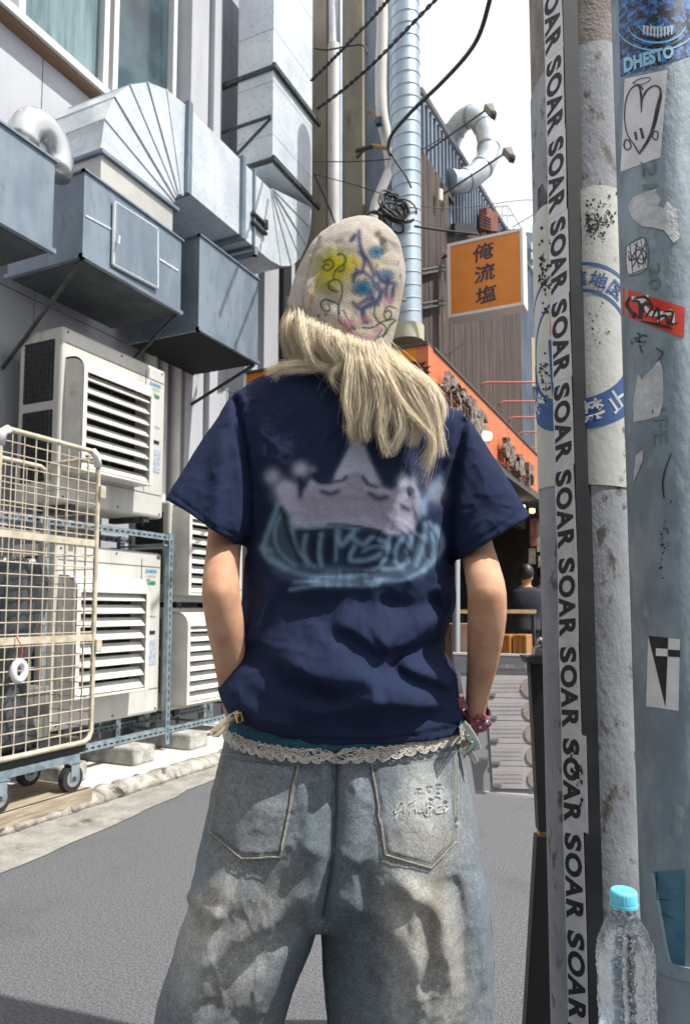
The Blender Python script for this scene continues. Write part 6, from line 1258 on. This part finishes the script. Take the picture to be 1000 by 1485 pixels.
def strands(pairs, cnt, jit, rad, curl=.004, endvar=.3, clump=7):
    out = MB(); V = []; Fc = []; m = 16; nn = 0; t = np.linspace(0, 1, m)
    cl = [(r5.integers(len(pairs)), r5.random(), r5.normal(size=2)) for _ in range(max(1, cnt//clump//3))]
    for i in range(cnt):
        ci = cl[r5.integers(len(cl))]; A, B = G[pairs[ci[0]][0]], G[pairs[ci[0]][1]]; w_ = np.clip(ci[1]+r5.normal()*.05, 0, 1); P = A*(1-w_)+B*w_
        e_ = 1-endvar*r5.random()**1.5; tt = t*e_*(m-1); i0 = np.minimum(tt.astype(int), m-2); P = P[i0]*(1-(tt-i0))[:, None]+P[i0+1]*(tt-i0)[:, None]
        j2 = ci[2]*jit*.8+r5.normal(size=2)*jit*.45; fr = .35+1.0*t-.5*t**3; P = P.copy(); P[:, 0] += j2[0]*fr+r5.normal()*jit*.3*t**2; P[:, 1] += j2[1]*fr*.6+r5.normal()*jit*.2*t**2; P[:, 2] += r5.uniform(-.014, .008)*np.sin(t*3+.3)
        Q = np.array([W(*q_) for q_ in P]); ph = r5.uniform(0, 6, 3); Q += curl*(np.sin(t[:, None]*r5.uniform(3, 9)+ph))*t[:, None]
        T = np.gradient(Q, axis=0); T /= np.linalg.norm(T, axis=1)[:, None]; u = np.cross(T, FH); u /= np.linalg.norm(u, axis=1)[:, None]+1e-9; w2 = np.cross(T, u); rr = rad*r5.uniform(.6, 1.3)*(1-.75*t**3)
        R3 = [Q+rr[:, None]*(math.cos(a_)*u+math.sin(a_)*w2) for a_ in (0, 2.1, 4.2)]; V.append(np.stack(R3, 1).reshape(-1, 3))
        b0 = nn; Fc += [(b0+3*k+j, b0+3*k+(j+1) % 3, b0+3*k+3+(j+1) % 3, b0+3*k+3+j) for k in range(m-1) for j in range(3)]; nn += 3*m
    out.v = [np.vstack(V)]; out.f = Fc; out.n = nn; return out
def hair_obj(mb_, nm):
    me = bpy.data.meshes.new(nm); me.from_pydata(mb_.v[0].tolist(), [], mb_.f); me.update(); return link(nm, me, hairm, pe, smooth=True, kind='stuff')
def locks(LK, rad, nm):
    V = []; Fc = []; m = 18; nn = 0; t = np.linspace(0, 1, m)
    L2 = []
    for pts, w0, w1, cnt, d0, d1 in LK:
        x0_ = min(max(pts[0][0], 425), 553); hem = 441+.524*(x0_-417); x0_ = min(x0_, 546); hem = 441+.524*(x0_-417); pts = [(x0_, hem-16), (x0_+(1 if x0_ > 480 else -1.5), hem+3)]+[q_ for q_ in pts[1:] if q_[1] > hem+14]; d0 = 1.25-.098*math.sqrt(max(0, 1-((x0_-489)/73)**2))+.032; L2.append((pts, w0, w1, cnt, d0, d1))
    LK = L2; C_all = [catm(q_[0], m) for q_ in LK]
    for li, (pts, w0, w1, cnt, d0, d1) in enumerate(LK):
        PA = C_all[li]; dd = d0+(d1-d0)*sstep(t, .14, .62)
        for i in range(cnt):
            nb_ = min(max(li+r5.choice((-1, 1)), 0), len(LK)-1); wm = (r5.random()*.62*(1-.85*sstep(t, .30, .98)))[:, None] if np.hypot(*(C_all[nb_][-1]-PA[-1])) < 60 else 0; P0 = PA*(1-wm)+C_all[nb_]*wm
            o = r5.normal(size=2)*.66; e_ = 1.08-.55*r5.random()**1.2; tt = t*e_*(m-1); i0 = np.minimum(tt.astype(int), m-2); P = P0[i0]*(1-(tt-i0))[:, None]+P0[i0+1]*(tt-i0)[:, None]
            wd = (w0*(1-t)+w1*t)*(1-.80*np.clip(t-.4, 0, 1)/.6); T2 = np.gradient(P, axis=0); T2 /= np.linalg.norm(T2, axis=1)[:, None]+1e-9; N2 = np.stack([-T2[:, 1], T2[:, 0]], 1)
            sw = r5.normal()*2.0*np.sin(t*r5.uniform(2, 5)+r5.uniform(0, 6))*t
            P = P+N2*(wd*o[0]+sw+r5.normal()*5.5*t**3)[:, None]; dz = dd+(o[1]*.006-.008*np.sin(t*math.pi)*r5.random())*sstep(t, .04, .3)
            Q = np.array([W(q_[0], q_[1], e2_) for q_, e2_ in zip(P, dz)])
            T = np.gradient(Q, axis=0); T /= np.linalg.norm(T, axis=1)[:, None]+1e-9; u = np.cross(T, FH); u /= np.linalg.norm(u, axis=1)[:, None]+1e-9; w2 = np.cross(T, u); rr = rad*r5.uniform(.6, 1.4)*(1-.7*t**2)
            V.append(np.stack([Q+rr[:, None]*(math.cos(a_)*u+math.sin(a_)*w2) for a_ in (0, 2.1, 4.2)], 1).reshape(-1, 3))
            Fc += [(nn+3*k+j, nn+3*k+(j+1) % 3, nn+3*k+3+(j+1) % 3, nn+3*k+3+j) for k in range(m-1) for j in range(3)]; nn += 3*m
    q = MB(); q.v = [np.vstack(V)]; q.f = Fc; q.n = nn; hair_obj(q, nm)
LK = [([(507, 490), (503, 540), (500, 580), (508, 612), (514, 640)], 6, 3, 170, 1.178, 1.10), ([(513, 491), (520, 548), (519, 588), (514, 612), (503, 626)], 7, 3, 170, 1.178, 1.098),
 ([(520, 492), (536, 550), (535, 590), (528, 618), (531, 637)], 8, 4, 220, 1.178, 1.095), ([(527, 493), (550, 550), (556, 592), (552, 622), (561, 655)], 9, 5, 300, 1.178, 1.09),
 ([(533, 494), (563, 550), (576, 592), (581, 624), (569, 652)], 9, 6, 300, 1.178, 1.09), ([(538, 495), (573, 548), (592, 590), (604, 618), (598, 642)], 9, 6, 260, 1.178, 1.092),
 ([(543, 496), (585, 545), (606, 580), (624, 612), (630, 645), (617, 672)], 9, 5, 280, 1.178, 1.09), ([(548, 497), (597, 543), (622, 574), (632, 612), (638, 652)], 9, 4, 220, 1.178, 1.09),
 ([(552, 499), (608, 546), (637, 578), (641, 604), (622, 616)], 7, 3, 150, 1.178, 1.095), ([(553, 500), (600, 541), (630, 562), (640, 590), (628, 606), (612, 600)], 7, 2, 110, 1.178, 1.10),
 ([(530, 496), (556, 540), (575, 575), (585, 605), (582, 630)], 15, 11, 420, 1.178, 1.10), ([(520, 494), (538, 540), (546, 575), (548, 600), (545, 622)], 12, 10, 320, 1.178, 1.105), ([(545, 498), (580, 538), (606, 570), (617, 598), (616, 622)], 13, 9, 340, 1.178, 1.10),
 ([(546, 520), (572, 562), (598, 602), (628, 640), (616, 690)], 4, 2, 60, 1.13, 1.085), ([(505, 491), (497, 525), (480, 545), (492, 565)], 5, 3, 50, 1.178, 1.12)]
locks([(a_, b_, c_, int(d_*1.8), e_, f_) for a_, b_, c_, d_, e_, f_ in LK], .0003, 'hair')
SL = [([(426, 432), (412, 470), (414, 500), (428, 526)], 5, 4, 420, 1.245, 1.20), ([(434, 440), (422, 478), (430, 506), (450, 530)], 5, 5, 480, 1.225, 1.17),
 ([(446, 450), (438, 486), (450, 512), (474, 534)], 6, 5, 480, 1.212, 1.15), ([(462, 460), (458, 492), (472, 518), (498, 540)], 6, 6, 460, 1.20, 1.14),
 ([(480, 468), (480, 498), (492, 524), (510, 556)], 6, 6, 420, 1.192, 1.125), ([(498, 476), (502, 504), (512, 534), (524, 572)], 6, 6, 420, 1.186, 1.12), ([(518, 484), (524, 510), (536, 540), (548, 580)], 6, 6, 400, 1.182, 1.115), ([(538, 492), (546, 516), (564, 544), (584, 580)], 6, 6, 400, 1.182, 1.115),
 ([(552, 500), (562, 520), (584, 546), (606, 578)], 6, 8, 300, 1.182, 1.115), ([(436, 500), (452, 522), (478, 534), (506, 548)], 6, 6, 200, 1.155, 1.135)]
locks(SL, .0003, 'side_hair')
locks([([(520, 512), (482, 524), (444, 528), (410, 531), (388, 540)], 4, 4, 330, 1.14, 1.15), ([(505, 516), (470, 530), (436, 536), (406, 538), (394, 546)], 3, 3, 160, 1.14, 1.15)], .0003, 'loose_hair')
hair_obj(strands([('a', 'g'), ('b', 'e'), ('s', 'f')], 130, 17, .0002, .010, .4, 1), 'flyaway_hair')
hm_ = MB(); ell(hm_, W(488, 452, 1.26), .068, .076, .080, HA, 24); ptube(hm_, [(495, 470, 1.235, .052), (503, 500, 1.215, .044), (520, 526, 1.185, .032), (540, 550, 1.165, .022), (560, 575, 1.15, .014), (572, 592, 1.14, .006)]); ptube(hm_, [(440, 475, 1.23, .028), (445, 500, 1.215, .026), (470, 515, 1.19, .022), (505, 528, 1.17, .02)])
hmm = remesh(hm_, .005, 4); link('hair_underlayer', hmm, mat('hair_under', lin((214, 194, 156)), lin((184, 160, 120)), scale=90, rough=.6, stretch=(1, 1, .1)), pe, smooth=True)
# ================================================================== two people in the restaurant
def sitter(lb, px0, d, shirt_c, k=1.0):
    s_ = k; q0 = W(px0, 885, d); t = thing('person', lb, 'person', (q0[0], q0[1], .05)); X_ = lambda dx, y_: (px0+dx*s_, y_)
    b = MB(); y0 = 833
    ell(b, W(px0, y0, d), .085, .10, .12, np.array([R, FH, UZ]), 16); ptube(b, [(px0, 840, d, .06), (px0-1, 852, d, .06)], 6, 12)
    pxloft(b, [(px0-10*s_, 850, px0+9*s_, 851, d, .06), (px0-23*s_, 855, px0+21*s_, 857, d, .10), (px0-25*s_, 872, px0+23*s_, 874, d, .12), (px0-21*s_, 892, px0+20*s_, 894, d, .11), (px0-20*s_, 914, px0+20*s_, 915, d, .12)], 16, 24)
    for sg_ in (-1, 1):
        ptube(b, [(px0+20*sg_*s_, 860, d, .055), (px0+24*sg_*s_, 876, d+.05, .045), (px0+18*sg_*s_, 886, d+.25, .038), (px0+12*sg_*s_, 884, d+.38, .032)], 14, 12)
        for f_ in range(4): ptube(b, [(px0+(12+(f_-1.5)*1.3)*sg_*s_, 884, d+.38, .011), (px0+(11+(f_-1.5)*1.4)*sg_*s_, 885, d+.45, .009)], 5, 6)
        ptube(b, [(px0+9*sg_*s_, 912, d, .085), (px0+11*sg_*s_, 915, d+.36, .065), (px0+11*sg_*s_, 940, d+.40, .052), (px0+11*sg_*s_, 975, d+.36, .045)], 16, 12)
    me = remesh(b, .012, 3); v_ = getv(me); p_ = proj(v_); fd = (v_-W(px0, 885, d))@FH; c_ = np.tile(np.array(lin((190, 140, 112))), (len(v_), 1))
    th = (p_[:, 1] > 851) & (p_[:, 1] < 900) & (fd < .18); c_[th] = lin(shirt_c); c_[(p_[:, 1] >= 897)] = lin((52, 52, 58)); setcol(me, c_)
    link('body', me, mat('seated_body', (1, 1, 1), attr=True, rough=.8), t, smooth=True)
    h_ = MB(); ell(h_, W(px0-.5, y0-2.5, d-.012), .093, .105, .118, np.array([R, FH, UZ]), 16); link('hair', remesh(h_, .012, 1), mat('black_hair', lin((34, 30, 30)), rough=.5), t, smooth=True); return t
sitter('person with short dark hair and navy shirt seated at the counter', 763, 9.3, (24, 28, 44)); sitter('second seated person at the counter, nearly hidden behind the thick grey pole', 789, 9.75, (70, 66, 74), .9)
